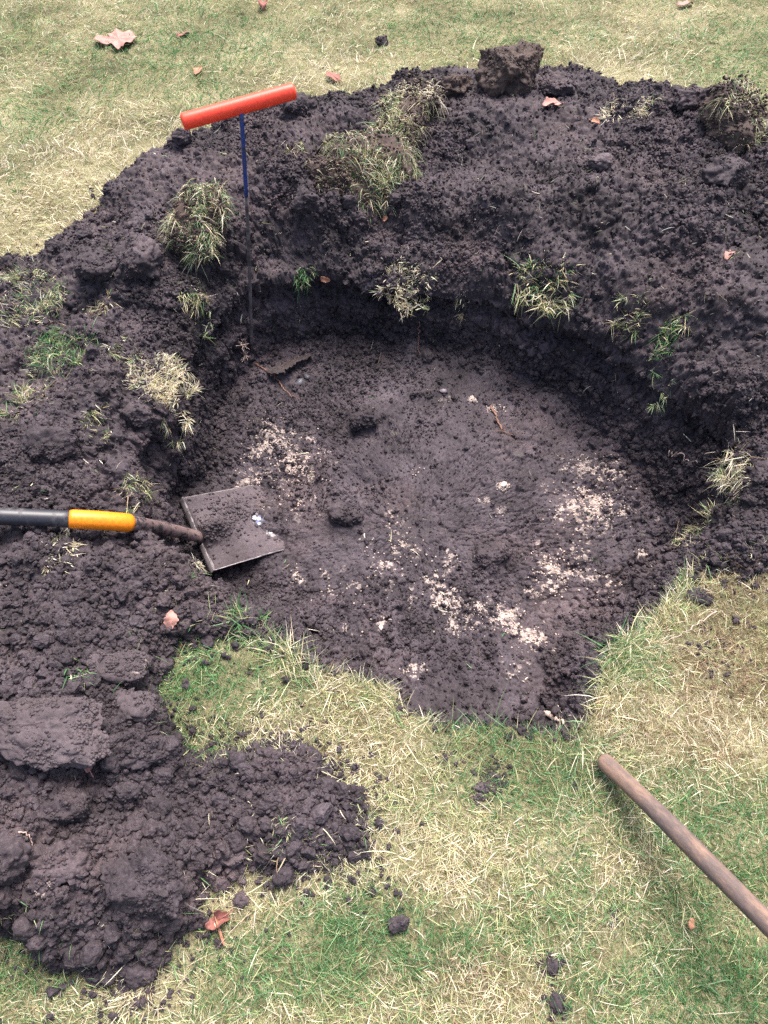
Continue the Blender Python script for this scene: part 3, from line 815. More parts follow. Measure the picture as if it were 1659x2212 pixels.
tuft(620, 1800, 90, .035, .025, .06, "mixed", "sparse green blades coming up through the thin near heap", 1030, lean=(0, 0, 1))

# turf sods: a block of rooty soil with grass on one face
def sod(u, v, half, rot, tilt, n_bl, mix, label, seed, lift=0.3, L=(.03, .065), gface='+z', grass_soil=M_ROOTY):
    p = hit(u, v)
    root = empty("turf_sod", (p[0], p[1], p[2] + half[2] * lift))
    tag(root, label, "turf sod", "turf sods thrown on the bank")
    V0, F0 = ICO[5]
    e = V0 / (np.abs(V0) ** 4.0).sum(1)[:, None] ** 0.25 * 0.95
    n_bl = int(n_bl * 1.7)
    sh = seed % 97
    V = e * (1 + 0.3 * fbm(V0 + sh, 1.4, 3, seed))[:, None] * np.array(half, np.float32)
    V = V + V0 * (grains(V + sh, 0.018, seed + 1) * 0.013 + 0.012 * fbm(V + sh, 28, 3, seed + 2))[:, None]
    R = np.array(Matrix.Rotation(rot, 3, 'Z') @ Matrix.Rotation(tilt[0], 3, 'X') @ Matrix.Rotation(tilt[1], 3, 'Y'), np.float32)
    rc = np.random.default_rng(seed + 7); kk = rc.integers(0, len(V), 1300)
    Vc, Fc = crumbs((V[kk] @ R.T).astype(np.float32), rc.uniform(.002, .006, 1300), 1, seed, .3, V0[kk] @ R.T)
    blk = (np.concatenate([V @ R.T, Vc]), np.concatenate([F0, Fc + len(V)]))
    r_ = np.random.default_rng(seed)
    top = np.flatnonzero((V0[:, 2] > 0.22) & (fbm(V + sh, 17, 2, seed + 20) > -.28))
    k = top[r_.integers(0, len(top), n_bl)]
    loc = V[k] + r_.normal(size=(n_bl, 3)) * 0.003
    nn = V0[k] * np.array([1, 1, 2.0]); nn /= np.linalg.norm(nn, axis=1, keepdims=True)
    rootp = loc @ R.T; nn = nn @ R.T
    kd = r_.integers(0, n_bl, 260); dd_ = ((loc[kd] + nn[kd] @ R * r_.uniform(0, .022, (260, 1))) @ R.T).astype(np.float32)
    Vd, Fd = crumbs(dd_, .0015 + .005 * r_.random(260) ** 2, 1, seed + 8, .3, None)
    mesh_obj("soil_block", np.concatenate([blk[0], Vd]), np.concatenate([blk[1], Fd + len(blk[0])]), grass_soil, root, attrs={"pale": np.zeros(len(blk[0]) + len(Vd))})
    comb = np.stack([fbm(loc.astype(np.float32) + 3 * k_ + sh, 16, 2, seed + k_) for k_ in range(3)], 1) * 1.9
    D_ = nn * 0.32 + comb + r_.normal(size=(n_bl, 3)) * 0.42; D_[:, 2] -= 0.12
    D_ /= np.linalg.norm(D_, axis=1, keepdims=True)
    G_ = np.stack([r_.normal(size=n_bl) * .2, r_.normal(size=n_bl) * .2 - .15, -r_.uniform(.3, 1.2, n_bl)], 1)
    V2, q, t, c = blades(rootp, D_, r_.uniform(*L, n_bl) * r_.uniform(.45, 1.0, n_bl), r_.uniform(.0010, .0024, n_bl), G_, blade_colours(n_bl, MIX[mix], r_), seed + 3, 3)
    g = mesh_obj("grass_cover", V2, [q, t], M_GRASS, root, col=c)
    return root
R_ = math.radians
sod(795, 388, (.115, .095, .05), R_(8), (R_(36), R_(6)), 2300, "mixed", "largest turf sod, long shaggy green and straw grass, on the middle of the far bank", 1101, .45)
sod(862, 308, (.056, .115, .045), R_(-20), (R_(32), 0), 1500, "yellow", "narrow upper turf sod behind the largest one with long straw blades", 1102, .35, (.035, .075))
sod(905, 222, (.05, .05, .03), R_(10), (R_(15), 0), 420, "straw", "strawy turf scrap on the crest above the narrow turf sod", 1106, .3, (.03, .06))
sod(432, 490, (.066, .088, .045), R_(-20), (R_(38), R_(10)), 1300, "mixed", "turf sod with olive grass face left of the steel rod", 1103, .4)
sod(1585, 275, (.075, .10, .055), R_(20), (R_(25), R_(20)), 800, "yellow", "turf sod at the right end of the bank crest with grass on its right side", 1104, .3)
sod(715, 392, (.05, .05, .035), R_(10), (R_(50), R_(-20)), 330, "yellow", "small yellowish turf sod touching the lower left of the largest one", 1105, .2, (.02, .05))

# clods
clod("soil_clod", 1100, 176, .100, .085, .090, "biggest dark rooty clod standing on the crest of the far bank", .2, 1201, 6, mat=M_ROOTY, lift=.35, rough=1.1)
clod("soil_clod", 985, 195, .055, .045, .035, "dark clod on the crest just left of the biggest clod", .5, 1202, mat=M_ROOTY, lift=.3, rough=1.4)
clod("soil_clod", 1205, 190, .065, .045, .03, "flat clod on the crest just right of the biggest clod", -.1, 1203, lift=.3)
clod("soil_clod", 1300, 355, .035, .028, .024, "smooth grey lump halfway up the right bank", .3, 1204, mat=M_SOIL_GREY, lift=.3, rough=.5)
clod("soil_clod", 1560, 380, .07, .05, .05, "rounded clod below the turf sod at the right end of the bank", .6, 1205, lift=.1)
clod("soil_clod", 1500, 225, .06, .035, .03, "dark clod on the crest left of the right end turf sod", .1, 1206, lift=.4, rough=1.5)
clod("soil_clod", 110, 1585, .125, .066, .026, "long flat grey slab of soil on the lower left heap", -.05, 1207, 6, M_SOIL_GREY, 1.0, rough=.55, tilt=(R_(12), 0))
clod("soil_clod", 258, 1452, .062, .036, .022, "flat grey slab with pale flecks above the long slab", .1, 1208, 5, M_SOIL_GREY, .9, .75, .55, tilt=(R_(15), R_(4)))
clod("soil_clod", 285, 1530, .050, .034, .022, "middle grey slab with a pale patch between the long slab and the flecked one", -.2, 1209, 5, M_SOIL_GREY, .8, .5, .6, tilt=(R_(14), 0))
clod("soil_clod", 318, 1625, .040, .032, .022, "lumpy clod with white specks right of the long slab", .3, 1210, 5, M_SOIL, .4, .55, 1.1)
clod("soil_clod", 145, 1745, .040, .034, .024, "rounded dark clod below the curled leaf", .2, 1211, lift=.5)
clod("soil_clod", 320, 1905, .072, .050, .030, "broad domed clod near the foot of the near heap", -.3, 1212, 6, M_SOIL, .35, .2, .8)
clod("soil_clod", 115, 1870, .058, .042, .028, "clod with a pale sandy patch at the left of the near heap", .5, 1213, 5, M_SOIL, .35, .65, .8)
clod("soil_clod", 20, 1870, .050, .040, .035, "dark clod at the left edge with white roots on it", .1, 1214, lift=.5)
clod("soil_clod", 280, 1715, .028, .022, .018, "knobbly clod in the middle of the near heap", .4, 1215, lift=.5)
clod("soil_clod", 505, 1850, .024, .020, .016, "smooth grey clod at the tip of the near heap", .4, 1216, mat=M_SOIL_GREY, lift=.5, rough=.5)
clod("soil_clod", 478, 1910, .016, .014, .012, "small clod lying on straw below the smooth grey clod", .1, 1217, 4, lift=.6)
clod("soil_clod", 522, 1945, .014, .013, .012, "lone small clod in the lawn right of the near heap", .7, 1218, 4, lift=.8)
clod("soil_clod", 612, 1890, .020, .017, .014, "clod at the lower edge of the thin near heap", .2, 1219, 4, lift=.7)
clod("soil_clod", 862, 1998, .017, .014, .013, "lone clod on green lawn below the middle", .2, 1220, 4, lift=.9)
clod("soil_clod", 824, 96, .026, .018, .018, "lone dark clod on the far lawn above the bank", .2, 1221, 4, lift=.6)
clod("soil_clod", 1190, 2090, .014, .010, .008, "upper of the two soil clods sunk in the near lawn", 1.2, 1222, 4, lift=.4)
clod("soil_clod", 1200, 2165, .016, .011, .008, "lower of the two soil clods sunk in the near lawn", 1.6, 1223, 4, lift=.4)
clod("soil_clod", 1040, 1705, .015, .012, .008, "flattened soil clod trodden into the lawn left of the wooden handle", .3, 1224, 5, lift=.5)
clod("soil_clod", 1510, 1290, .028, .018, .010, "flat clod on the right lawn edge beside the brown grass", -.4, 1225, 5, lift=.6)
clod("soil_clod", 300, 2105, .030, .022, .016, "clod at the lowest point of the near heap", .4, 1226, 5, lift=.3)
clod("soil_clod", 210, 580, .06, .05, .04, "lumpy clod on the upper left bank beside the brown tuft", .4, 1227, lift=.2)
clod("soil_clod", 300, 570, .07, .055, .05, "big clod on the left bank beside the left turf sod", -.3, 1228, lift=.25, rough=1.3)
clod("soil_clod", 660, 440, .045, .035, .03, "dark clod on the bank below the small yellowish sod", -.3, 1229, lift=.3)
clod("soil_clod", 790, 905, .045, .035, .022, "raised crumbly clod in the upper middle of the pit floor", .5, 1230, lift=.1, rough=1.2)
clod("soil_clod", 1070, 1195, .05, .034, .02, "cracked clod in the middle of the pit floor", .2, 1231, lift=.1, rough=.8)
clod("soil_clod", 750, 1110, .045, .035, .018, "low crumbly clod on the pit floor right of the shovel blade", .2, 1232, lift=.1, rough=1.2)
clod("soil_clod", 390, 300, .035, .026, .022, "clod at the far left edge of the bank below the orange handle", .2, 1233, 5, lift=.4)
clod("soil_clod", 640, 240, .06, .04, .03, "dark clod on the crest right of the orange handle", .2, 1234, 5, lift=.3, rough=1.4)
clod("soil_clod", 100, 955, .075, .055, .032, "smooth broad clod on the lower left bank", .2, 1235, 5, lift=.25, rough=.7)
clod("soil_clod", 295, 900, .045, .035, .025, "clod beside the left rim under the dense straw tuft", .2, 1236, 5, lift=.4)
clod("soil_clod", 640, 1365, .028, .022, .016, "clod at the near left edge of the pit above the lawn", .2, 1237, 5, lift=.4)
clod("soil_clod", 500, 262, .022, .018, .02, "small dark clod under the middle of the orange handle", .2, 1238, 4, lift=.4)
print("clods", round(time.time() - T0, 1), "s")

# ------------------------------------------------------------------ things: tools
def tube(path, radii, seg=28, cap=True):
    path = np.asarray(path, float); n = len(path)
    radii = np.broadcast_to(radii, (n,))
    T = np.gradient(path, axis=0); T /= np.linalg.norm(T, axis=1, keepdims=True)
    up = np.array([0, 0, 1.0]) if abs(T[0, 2]) < 0.9 else np.array([1.0, 0, 0])
    V = []; prev = None
    for i in range(n):
        s = np.cross(T[i], up) if prev is None else prev - T[i] * (prev @ T[i])
        s /= np.linalg.norm(s); prev = s; w = np.cross(T[i], s)
        a_ = np.arange(seg) / seg * 2 * math.pi
        V.append(path[i] + radii[i] * (np.cos(a_)[:, None] * s + np.sin(a_)[:, None] * w))
    V = np.concatenate(V)
    F = []
    for i in range(n - 1):
        for j in range(seg):
            k = (j + 1) % seg
            F.append((i * seg + j, i * seg + k, (i + 1) * seg + k, (i + 1) * seg + j))
    tri = []
    if cap:
        V = np.concatenate([V, path[:1], path[-1:]]); c0, c1 = n * seg, n * seg + 1
        for j in range(seg):
            k = (j + 1) % seg
            tri.append((c0, k, j)); tri.append((c1, (n - 1) * seg + j, (n - 1) * seg + k))
    return V, [np.array(F), np.array(tri).reshape(-1, 3)]
def rounded(p0, p1, r, n=24, ends=0.3, er=0.45):
    """straight bar with rounded ends."""
    p0, p1 = np.asarray(p0, float), np.asarray(p1, float); Ln = np.linalg.norm(p1 - p0); d_ = (p1 - p0) / Ln
    k = r * ends; pts = []; rad = []
    for a_ in np.linspace(0, math.pi / 2, 6):
        pts.append(p0 + d_ * k * (1 - math.cos(a_))); rad.append(r * (1 - er + er * math.sin(a_)))
    for t in np.linspace(k, Ln - k, n)[1:-1]: pts.append(p0 + d_ * t); rad.append(r)
    for a_ in np.linspace(math.pi / 2, 0, 6):
        pts.append(p1 - d_ * k * (1 - math.cos(a_))); rad.append(r * (1 - er + er * math.sin(a_)))
    return np.array(pts), np.array(rad)

def worn(name, base_c, dirt_c, scale=14, amt=(0.5, 0.65), rough=0.5, stretch=None, metallic=0.0, bump=0.15, spec=.4, fine=160):
    m, nt, b = new_mat(name); L = nt.links.new
    tc = node(nt, "ShaderNodeTexCoord"); v = tc.outputs["Object"]
    if stretch:
        mp = node(nt, "ShaderNodeMapping"); mp.inputs["Scale"].default_value = stretch; L(v, mp.inputs["Vector"]); v = mp.outputs[0]
    n1 = noise_node(nt, scale, 6, 0.7, v); n2 = noise_node(nt, fine, 3, 0.6, v)
    r = ramp(nt, [(amt[0], (0, 0, 0)), (amt[1], (1, 1, 1))]); L(n1.outputs["Fac"], r.inputs[0])
    mx = node(nt, "ShaderNodeMix", data_type='RGBA'); L(r.outputs[0], mx.inputs["Factor"])
    mx.inputs["A"].default_value = (*base_c, 1); mx.inputs["B"].default_value = (*dirt_c, 1)
    hs_ = node(nt, "ShaderNodeHueSaturation"); L(mx.outputs["Result"], hs_.inputs["Color"])
    mr = node(nt, "ShaderNodeMapRange"); L(n2.outputs["Fac"], mr.inputs["Value"]); mr.inputs["From Min"].default_value = .3; mr.inputs["From Max"].default_value = .7
    mr.inputs["To Min"].default_value = .78; mr.inputs["To Max"].default_value = 1.15; L(mr.outputs[0], hs_.inputs["Value"])
    L(hs_.outputs[0], b.inputs["Base Color"])
    rr_ = node(nt, "ShaderNodeMapRange"); L(r.outputs[0], rr_.inputs["Value"]); rr_.inputs["To Min"].default_value = rough; rr_.inputs["To Max"].default_value = 0.9
    L(rr_.outputs[0], b.inputs["Roughness"]); b.inputs["Metallic"].default_value = metallic; b.inputs["Specular IOR Level"].default_value = spec
    bp = node(nt, "ShaderNodeBump"); bp.inputs["Strength"].default_value = bump; bp.inputs["Distance"].default_value = .001
    L(n1.outputs["Fac"], bp.inputs["Height"]); L(bp.outputs[0], b.inputs["Normal"])
    return m
M_ORANGE = worn("orange_plastic", (0.93, 0.068, 0.032), (0.30, 0.075, 0.055), 30, (.62, .78), .42)
M_BLUE = worn("blue_paint", (0.022, 0.055, 0.24), (0.05, 0.04, 0.045), 60, (.5, .62), .4)
M_STEEL = worn("grubby_steel", (0.15, 0.13, 0.135), (0.06, 0.045, 0.045), 40, (.42, .6), .45)
M_BLACK = worn("black_coating", (0.022, 0.022, 0.030), (0.10, 0.085, 0.088), 26, (.5, .7), .42, spec=.55)
M_YELLOW = worn("yellow_plastic", (0.90, 0.245, 0.008), (0.42, 0.17, 0.04), 26, (.58, .75), .42)
M_RUST = worn("rusty_socket", (0.155, 0.105, 0.10), (0.025, 0.022, 0.028), 34, (.50, .56), .65)
M_WOOD = worn("worn_wood", (0.25, 0.155, 0.110), (0.118, 0.088, 0.080), 11, (.40, .50), .7, bump=.5, stretch=(1.0, 1.0, 0.28), fine=190)
M_MUDSTEEL = worn("muddy_steel", (0.24, 0.21, 0.22), (0.10, 0.085, 0.09), 40, (.45, .6), .45, metallic=.35)
M_LABEL = worn("blue_sticker", (0.075, 0.09, 0.19), (0.05, 0.04, 0.045), 60, (.5, .6), .35)
M_WHITE = worn("white_paint", (0.46, 0.48, 0.56), (0.3, 0.28, 0.3), 50, (.55, .7), .4)

# steel probe with a T handle
foot = hit(543, 742)
ptop = at_y(521, 240, foot[1])
probe = empty("soil_probe", tuple(foot))
tag(probe, "steel rod probe with orange T handle standing in the far left of the pit", "soil probe")
axis = (ptop - foot); PL = np.linalg.norm(axis); axis /= PL
def on(t): return axis * t
# slightly bent rod
rp_ = [on(t) + np.array([0.004 * math.sin(t / PL * math.pi), 0, 0]) for t in np.linspace(-0.03, PL * 0.70, 14)]
V, F = tube(rp_, 0.0046, 18); mesh_obj("rod", V, F, M_STEEL, probe)
rp_ = [on(t) + np.array([0.004 * math.sin(t / PL * math.pi), 0, 0]) for t in np.linspace(PL * 0.699, PL, 10)]
V, F = tube(rp_, 0.0049, 18); o = mesh_obj("painted_rod", V, F, M_BLUE, probe); o["label"] = "blue painted upper end of the rod"
hc = ptop + axis * 0.004
Dh = ptop[1] * CP + (CAM_H - ptop[2]) * SP
def at_depth(u, v, D): 
    k = (1106.0 - v) / FPX
    return np.array([(u - 829.5) / FPX * D, D * (CP + k * SP), CAM_H + D * (-SP + k * CP)])
hl_, hr_ = at_depth(393, 264, Dh - .018), at_depth(637, 196, Dh + .02)
pts, rad = rounded(hl_ - foot, hr_ - foot, 0.0175, 20, .35, .35)
V, F = tube(pts, rad, 40); mesh_obj("handle", V, F, M_ORANGE, probe)

# square shovel
bc = hit(520, 1140)
shovel = empty("shovel", tuple(bc))
tag(shovel, "square mouthed shovel with black shaft and yellow sleeve, blade lying in the pit", "shovel")
zb = bc[2]
RL, RR_, FR, FL_ = at(397, 1080, zb + .055), at(465, 1237, zb + .05), at(630, 1182, zb + .012), at(560, 1045, zb - .012)
nu, nv = 70, 60
def blade_pt(s, t):
    """s 0 rear .. 1 mouth, t 0 left side .. 1 right side."""
    p = (RL * (1 - t) + RR_ * t) * (1 - s) + (FL_ * (1 - t) + FR * t) * s
    dish = -0.013 * math.sin(math.pi * t) * (1 - 0.55 * s)
    side = 0.012 * (abs(2 * t - 1) ** 6) * (1 - s)
    ridge = 0.016 * math.exp(-((t - .52) / .09) ** 2) * max(0, 1 - s / .55)
    mouth = -0.010 * max(0, (s - .8) / .2) ** 2
    round_ = 0
    q = p + np.array([0, 0, dish + side + ridge + mouth])
    q[:2] += (FR - RR_)[:2] * 0.03 * math.sin(math.pi * t) * s
    return q
Vt = np.array([[blade_pt(i / nu, j / nv) for j in range(nv + 1)] for i in range(nu + 1)])
Vt[..., 2] += 0.0012 * fbm(Vt.reshape(-1, 3).astype(np.float32), 40, 2, 9).reshape(nu + 1, nv + 1)
nbl = np.cross(RR_ - RL, FL_ - RL); nbl /= np.linalg.norm(nbl); nbl *= np.sign(nbl[2])
def sheet(Vt, th):
    a_, b_2 = Vt.shape[:2]
    A = Vt.reshape(-1, 3); Bm = A - nbl * th
    id_ = np.arange(a_ * b_2).reshape(a_, b_2)
    q1 = np.stack([id_[:-1, :-1], id_[:-1, 1:], id_[1:, 1:], id_[1:, :-1]], -1).reshape(-1, 4)
    q2 = q1[:, ::-1] + a_ * b_2
    loop = np.concatenate([id_[0, :-1], id_[:-1, -1], id_[-1, :0:-1], id_[:0:-1, 0]])
    nx = np.roll(loop, -1)
    q3 = np.stack([nx, loop, loop + a_ * b_2, nx + a_ * b_2], 1)
    return np.concatenate([A, Bm]), np.concatenate([q1, q2, q3])
V, F = sheet(Vt - bc, 0.0025)
blade = mesh_obj("blade", V, F, M_MUDSTEEL, shovel); blade["label"] = "square blade caked with dark soil"
# rear flange (tread), standing up and folded down
for t0, t1 in ((0.0, 0.44), (0.60, 1.0)):
    st_ = []
    for j in range(20):
        t = t0 + (t1 - t0) * j / 19
        p = blade_pt(0, t); back_d = (RL - FL_ + RR_ - FR); back_d /= np.linalg.norm(back_d)
        st_.append([p + nbl * 0.003, p + back_d * .004 - nbl * .006, p + back_d * 0.006 - nbl * 0.019])
    V, F = sheet(np.array(st_) - bc, 0.0022)
    V[len(V) // 2:] += back_d * 0.0025
    mesh_obj("tread", V, F, M_MUDSTEEL, blade)
# soil caked on the blade: one lumpy crust following the blade
cr = []
for i in range(nu + 1):
    for j in range(nv + 1):
        s, t = i / nu, j / nv
        cr.append(blade_pt(s, t))
cr = np.array(cr, np.float32)
ss, tt = np.meshgrid(np.arange(nu + 1) / nu, np.arange(nv + 1) / nv, indexing='ij'); ss, tt = ss.ravel(), tt.ravel()
def g2(s0, t0, a, b_3): return np.exp(-((ss - s0) / a) ** 2 - ((tt - t0) / b_3) ** 2)
thick = 0.036 * g2(.12, .52, .26, .14) + 0.011 * g2(.50, .36, .28, .18) + .010 * g2(.97, .15, .10, .25) + 0.007 * g2(.4, .2, .3, .2)
thick = thick * (1 + .6 * fbm(cr, 32, 3, 95))
bare = np.maximum(g2(.78, .50, .12, .13), g2(.83, .72, .07, .07))
bare = smooth(0.35, 0.6, bare + 0.15 * fbm(cr, 60, 2, 91))
crust = thick * (1 - bare) + (0.0022 + .0022 * grains(cr, .011, 92) + .002 * fbm(cr, 45, 3, 93) + .006 * np.clip(crevice(cr, .03, 94), -1, 1) * smooth(0.004, .014, thick)) * (1 - bare) - 0.006 * bare
edge_ = np.minimum.reduce([ss * .9 + .0, tt, 1 - tt, (1 - ss)]); crust = crust * smooth(0, .03, edge_) - .002 * (1 - smooth(0, .03, edge_))
crv = cr + nbl * crust[:, None]
id_ = np.arange((nu + 1) * (nv + 1)).reshape(nu + 1, nv + 1)
q1 = np.stack([id_[:-1, :-1], id_[:-1, 1:], id_[1:, 1:], id_[1:, :-1]], -1).reshape(-1, 4)
ci = np.flatnonzero((bare < .3) & (edge_ > .02)); cw = thick[ci] ** 1.5 + .0001; ci = rng.choice(ci, 1500, p=cw / cw.sum())
Vc, Fc = crumbs((crv[ci] - bc).astype(np.float32), .0012 + .005 * rng.random(1500) ** 3, 1, 96, .3, np.tile(nbl, (1500, 1)))
o = mesh_obj("soil_crust", np.concatenate([crv - bc, Vc]), [q1, Fc + len(crv)], M_CRUST, blade, attrs={"pale": np.zeros(len(crv) + len(Vc))}); o["label"] = "dark soil caked over the blade"
# blue and white sticker remains, a thin skin on the bare steel
def skin(name, s0, s1, t0, t1, mat, h, seed):
    n_ = 18; ce = ((s0 + s1) / 2, (t0 + t1) / 2)
    ring_ = []
    Vv = [blade_pt(*ce) + nbl * h]
    for k in range(n_):
        a_ = k / n_ * 2 * math.pi; r_ = 1 + .35 * math.sin(3 * a_ + seed) * math.cos(2 * a_ + seed * 2)
        Vv.append(blade_pt(ce[0] + (s1 - s0) / 2 * r_ * math.cos(a_), ce[1] + (t1 - t0) / 2 * r_ * math.sin(a_)) + nbl * h)
    Ff = [(0, k + 1, (k + 1) % n_ + 1) for k in range(n_)]
    return mesh_obj(name, np.array(Vv) - bc, np.array(Ff), mat, blade, smooth_=False)
skin("sticker", .70, .88, .42, .62, M_LABEL, .0008, 1)["label"] = "worn blue sticker on the blade"
for k, (s, t, r_) in enumerate([(.72, .45, .030), (.76, .48, .024), (.74, .55, .020), (.68, .38, .016), (.82, .72, .020), (.78, .67, .014)]):
    skin("paint_fleck", s - r_, s + r_, t - r_, t + r_, M_WHITE, .0016, k)
# socket, sleeve and shaft
jr = blade_pt(0.10, .53)
def ray_at(u, v, D): return at_depth(u, v, D)
Dj = jr[1] * CP + (CAM_H - jr[2]) * SP
def clear(u, v, D, r=.021):
    """The deepest point on the sight line no deeper than D that still lies clear of the soil."""
    while D > 1.2:
        p = at_depth(u, v, D)
        if p[2] - r > max(hz(p[0] + dx, p[1] + dy) for dx in (-.015, 0, .015) for dy in (-.015, 0, .015)): return p, D
        D -= .004
    return p, D
K = [at_depth(442, 1163, Dj), at_depth(405, 1153, Dj - .035)]
Dc = Dj - .035
for u_, v_, st__ in ((345, 1140, .07), (285, 1130, .07), (215, 1124, .04), (150, 1121, .02), (70, 1118, .02), (0, 1115, .02), (-160, 1110, .02), (-330, 1105, .02), (-520, 1100, .02)):
    p_, Dc = clear(u_, v_, Dc - st__); K.append(p_); print('K', u_, np.round(p_, 3), round(Dc, 3))
K = np.array(K)
tt_ = np.concatenate([[0], np.cumsum(np.linalg.norm(np.diff(K, axis=0), axis=1))])
def kp(t):
    return np.stack([np.interp(t, tt_, K[:, k]) for k in range(3)], -1)
def spl(t0, t1, n):
    ts = np.linspace(t0, t1, n); w_ = .03
    return sum(kp(ts + d_) for d_ in np.linspace(-w_, w_, 9)) / 9
RS_ = 0.0185
pth = spl(-.0, tt_[3] + .004, 22); V, F = tube(pth - bc, np.linspace(RS_ * 0.80, RS_ * .93, 22), 32); o = mesh_obj("socket", V, F, M_RUST, shovel); o["label"] = "rusty steel socket"
pth = spl(tt_[3], tt_[5], 20); rr2 = np.full(20, RS_ + .0022); rr2[0] = rr2[-1] = RS_ + .0008
V, F = tube(pth - bc, rr2, 32); o = mesh_obj("sleeve", V, F, M_YELLOW, shovel); o["label"] = "yellow plastic sleeve"
pth = spl(tt_[5] - .004, tt_[-1], 40); V, F = tube(pth - bc, RS_, 32); o = mesh_obj("shaft", V, F, M_BLACK, shovel); o["label"] = "black coated shaft"
# stem strap rising over the blade
pth = np.array([blade_pt(s, .53) + nbl * h for s, h in ((.02, .010), (.10, .008), (.2, .004), (.3, -.001), (.36, -.006))])
V, F = tube(pth - bc, [RS_, RS_ * .85, RS_ * .65, RS_ * .4, RS_ * .2], 24); mesh_obj("stem", V, F, M_SOIL, shovel)

# wooden tool handle leaning in from the near right
w0 = hit(1292, 1645); w0[2] += 0.017
w1 = at_depth(1657, 1988, 1.16)
dw = w1 - w0; wl_ = np.linalg.norm(dw); dw /= wl_
wood = None
pts, rad = rounded(np.zeros(3), np.array([0, 0, wl_ + 0.75]), 0.0163, 60, .9, .6)
rad = rad * (1 + 0.03 * np.sin(np.arange(len(rad)) * .5)); pts[:, 0] += 0.003 * np.sin(np.arange(len(rad)) * .17)
V, F = tube(pts, rad, 36)
wood = mesh_obj("wooden_handle", V, F, M_WOOD); wood.location = w0; wood.rotation_mode = 'QUATERNION'; wood.rotation_quaternion = Vector(dw).to_track_quat('Z', 'Y')
tag(wood, "mud stained round wooden tool handle slanting over the near right lawn", "tool handle")
print("tools", round(time.time() - T0, 1), "s")

# ------------------------------------------------------------------ leaves, roots, bark, straw bits
def leaf_mat(name, c1, c2):
    m = worn(name, c1, c2, 35, (.35, .7), .6, bump=.3, fine=90); return m
M_LPINK = leaf_mat("pink_brown_leaf", (0.42, 0.215, 0.180), (0.32, 0.155, 0.13))
M_LORANGE = leaf_mat("orange_leaf", (0.42, 0.20, 0.12), (0.30, 0.13, 0.08))
M_LRED = leaf_mat("dark_red_leaf", (0.20, 0.075, 0.065), (0.30, 0.12, 0.09))
def leaf(u, v, size, label, mat, kind="oval", rot=0.0, curl=0.25, seed=1, lift=0.004, squash=.6, stalk=True):
    p = hit(u, v); n = slope(p, .03)
    na_, nr_ = 72, 10; V = []
    a_ = np.arange(na_) / na_ * 2 * math.pi
    if kind == "maple":
        env = 0.52 + 0.48 * np.abs(np.cos(2.5 * a_)) ** 0.8
        env *= (1 - 0.25 * (a_ > 2.6) * (a_ < 3.7)); env *= 1 + .09 * np.sin(19 * a_) + .05 * np.sin(31 * a_ + 1)
    else:
        env = 1 / np.sqrt((np.cos(a_) / 1.0) ** 2 + (np.sin(a_) / squash) ** 2)
        env *= 1 + .06 * np.sin(9 * a_ + seed) + .10 * np.cos(a_) ** 9 + 0.06 * np.sin(4 * a_ + seed)
    for i in range(nr_ + 1):
        r_ = i / nr_
        for j in range(na_):
            x, y = env[j] * r_ * math.cos(a_[j]), env[j] * r_ * math.sin(a_[j])
            z = curl * (y * y * 1.3 - .35 * x * x + .18 * math.sin(5 * x + seed) * r_ + .22 * math.sin(4 * y + 2 * seed + x * 3) * r_ * r_) + .03 * abs(math.cos(2.5 * a_[j])) * r_
            V.append((x, y, z))
    V = np.array(V) * size / 2
    id_ = np.arange(len(V)).reshape(nr_ + 1, na_)
    nx = np.roll(id_, -1, 1)
    F = np.stack([id_[:-1], id_[1:], nx[1:], nx[:-1]], -1).reshape(-1, 4)
    zq = Vector(n).to_track_quat('Z', 'Y').to_matrix() @ Matrix.Rotation(rot, 3, 'Z')
    V = V @ np.array(zq).T
    root = mesh_obj("fallen_leaf", V, F, mat)
    root.location = p + n * (lift + size * .04)
    sm = root.modifiers.new("thickness", 'SOLIDIFY'); sm.thickness = 0.0006
    tag(root, label, "leaf", "fallen leaves")
    if stalk:
        d_ = np.array(zq @ Vector((-1, 0, 0)))
        pp = np.array([d_ * size * k for k in (.0, .25, .5, .72)]); pp += np.array([0, 0, 1]) * np.array([0, .02, .01, -.04])[:, None] * size
        V2, F2 = tube(pp, [.0011, .0011, .0009, .0011], 8); mesh_obj("stalk", V2, F2, mat, root)
    return root
LP = [(255,500),(280,400),(340,355),(470,360),(560,395),(600,380),(545,310),(660,270),(740,210),(830,258),(880,262),(990,255),(1080,290),(1175,400),(1100,440),
      (1020,500),(940,540),(880,590),(830,570),(770,615),(700,570),(640,530),(625,465),(540,520),(420,530),(350,510)]
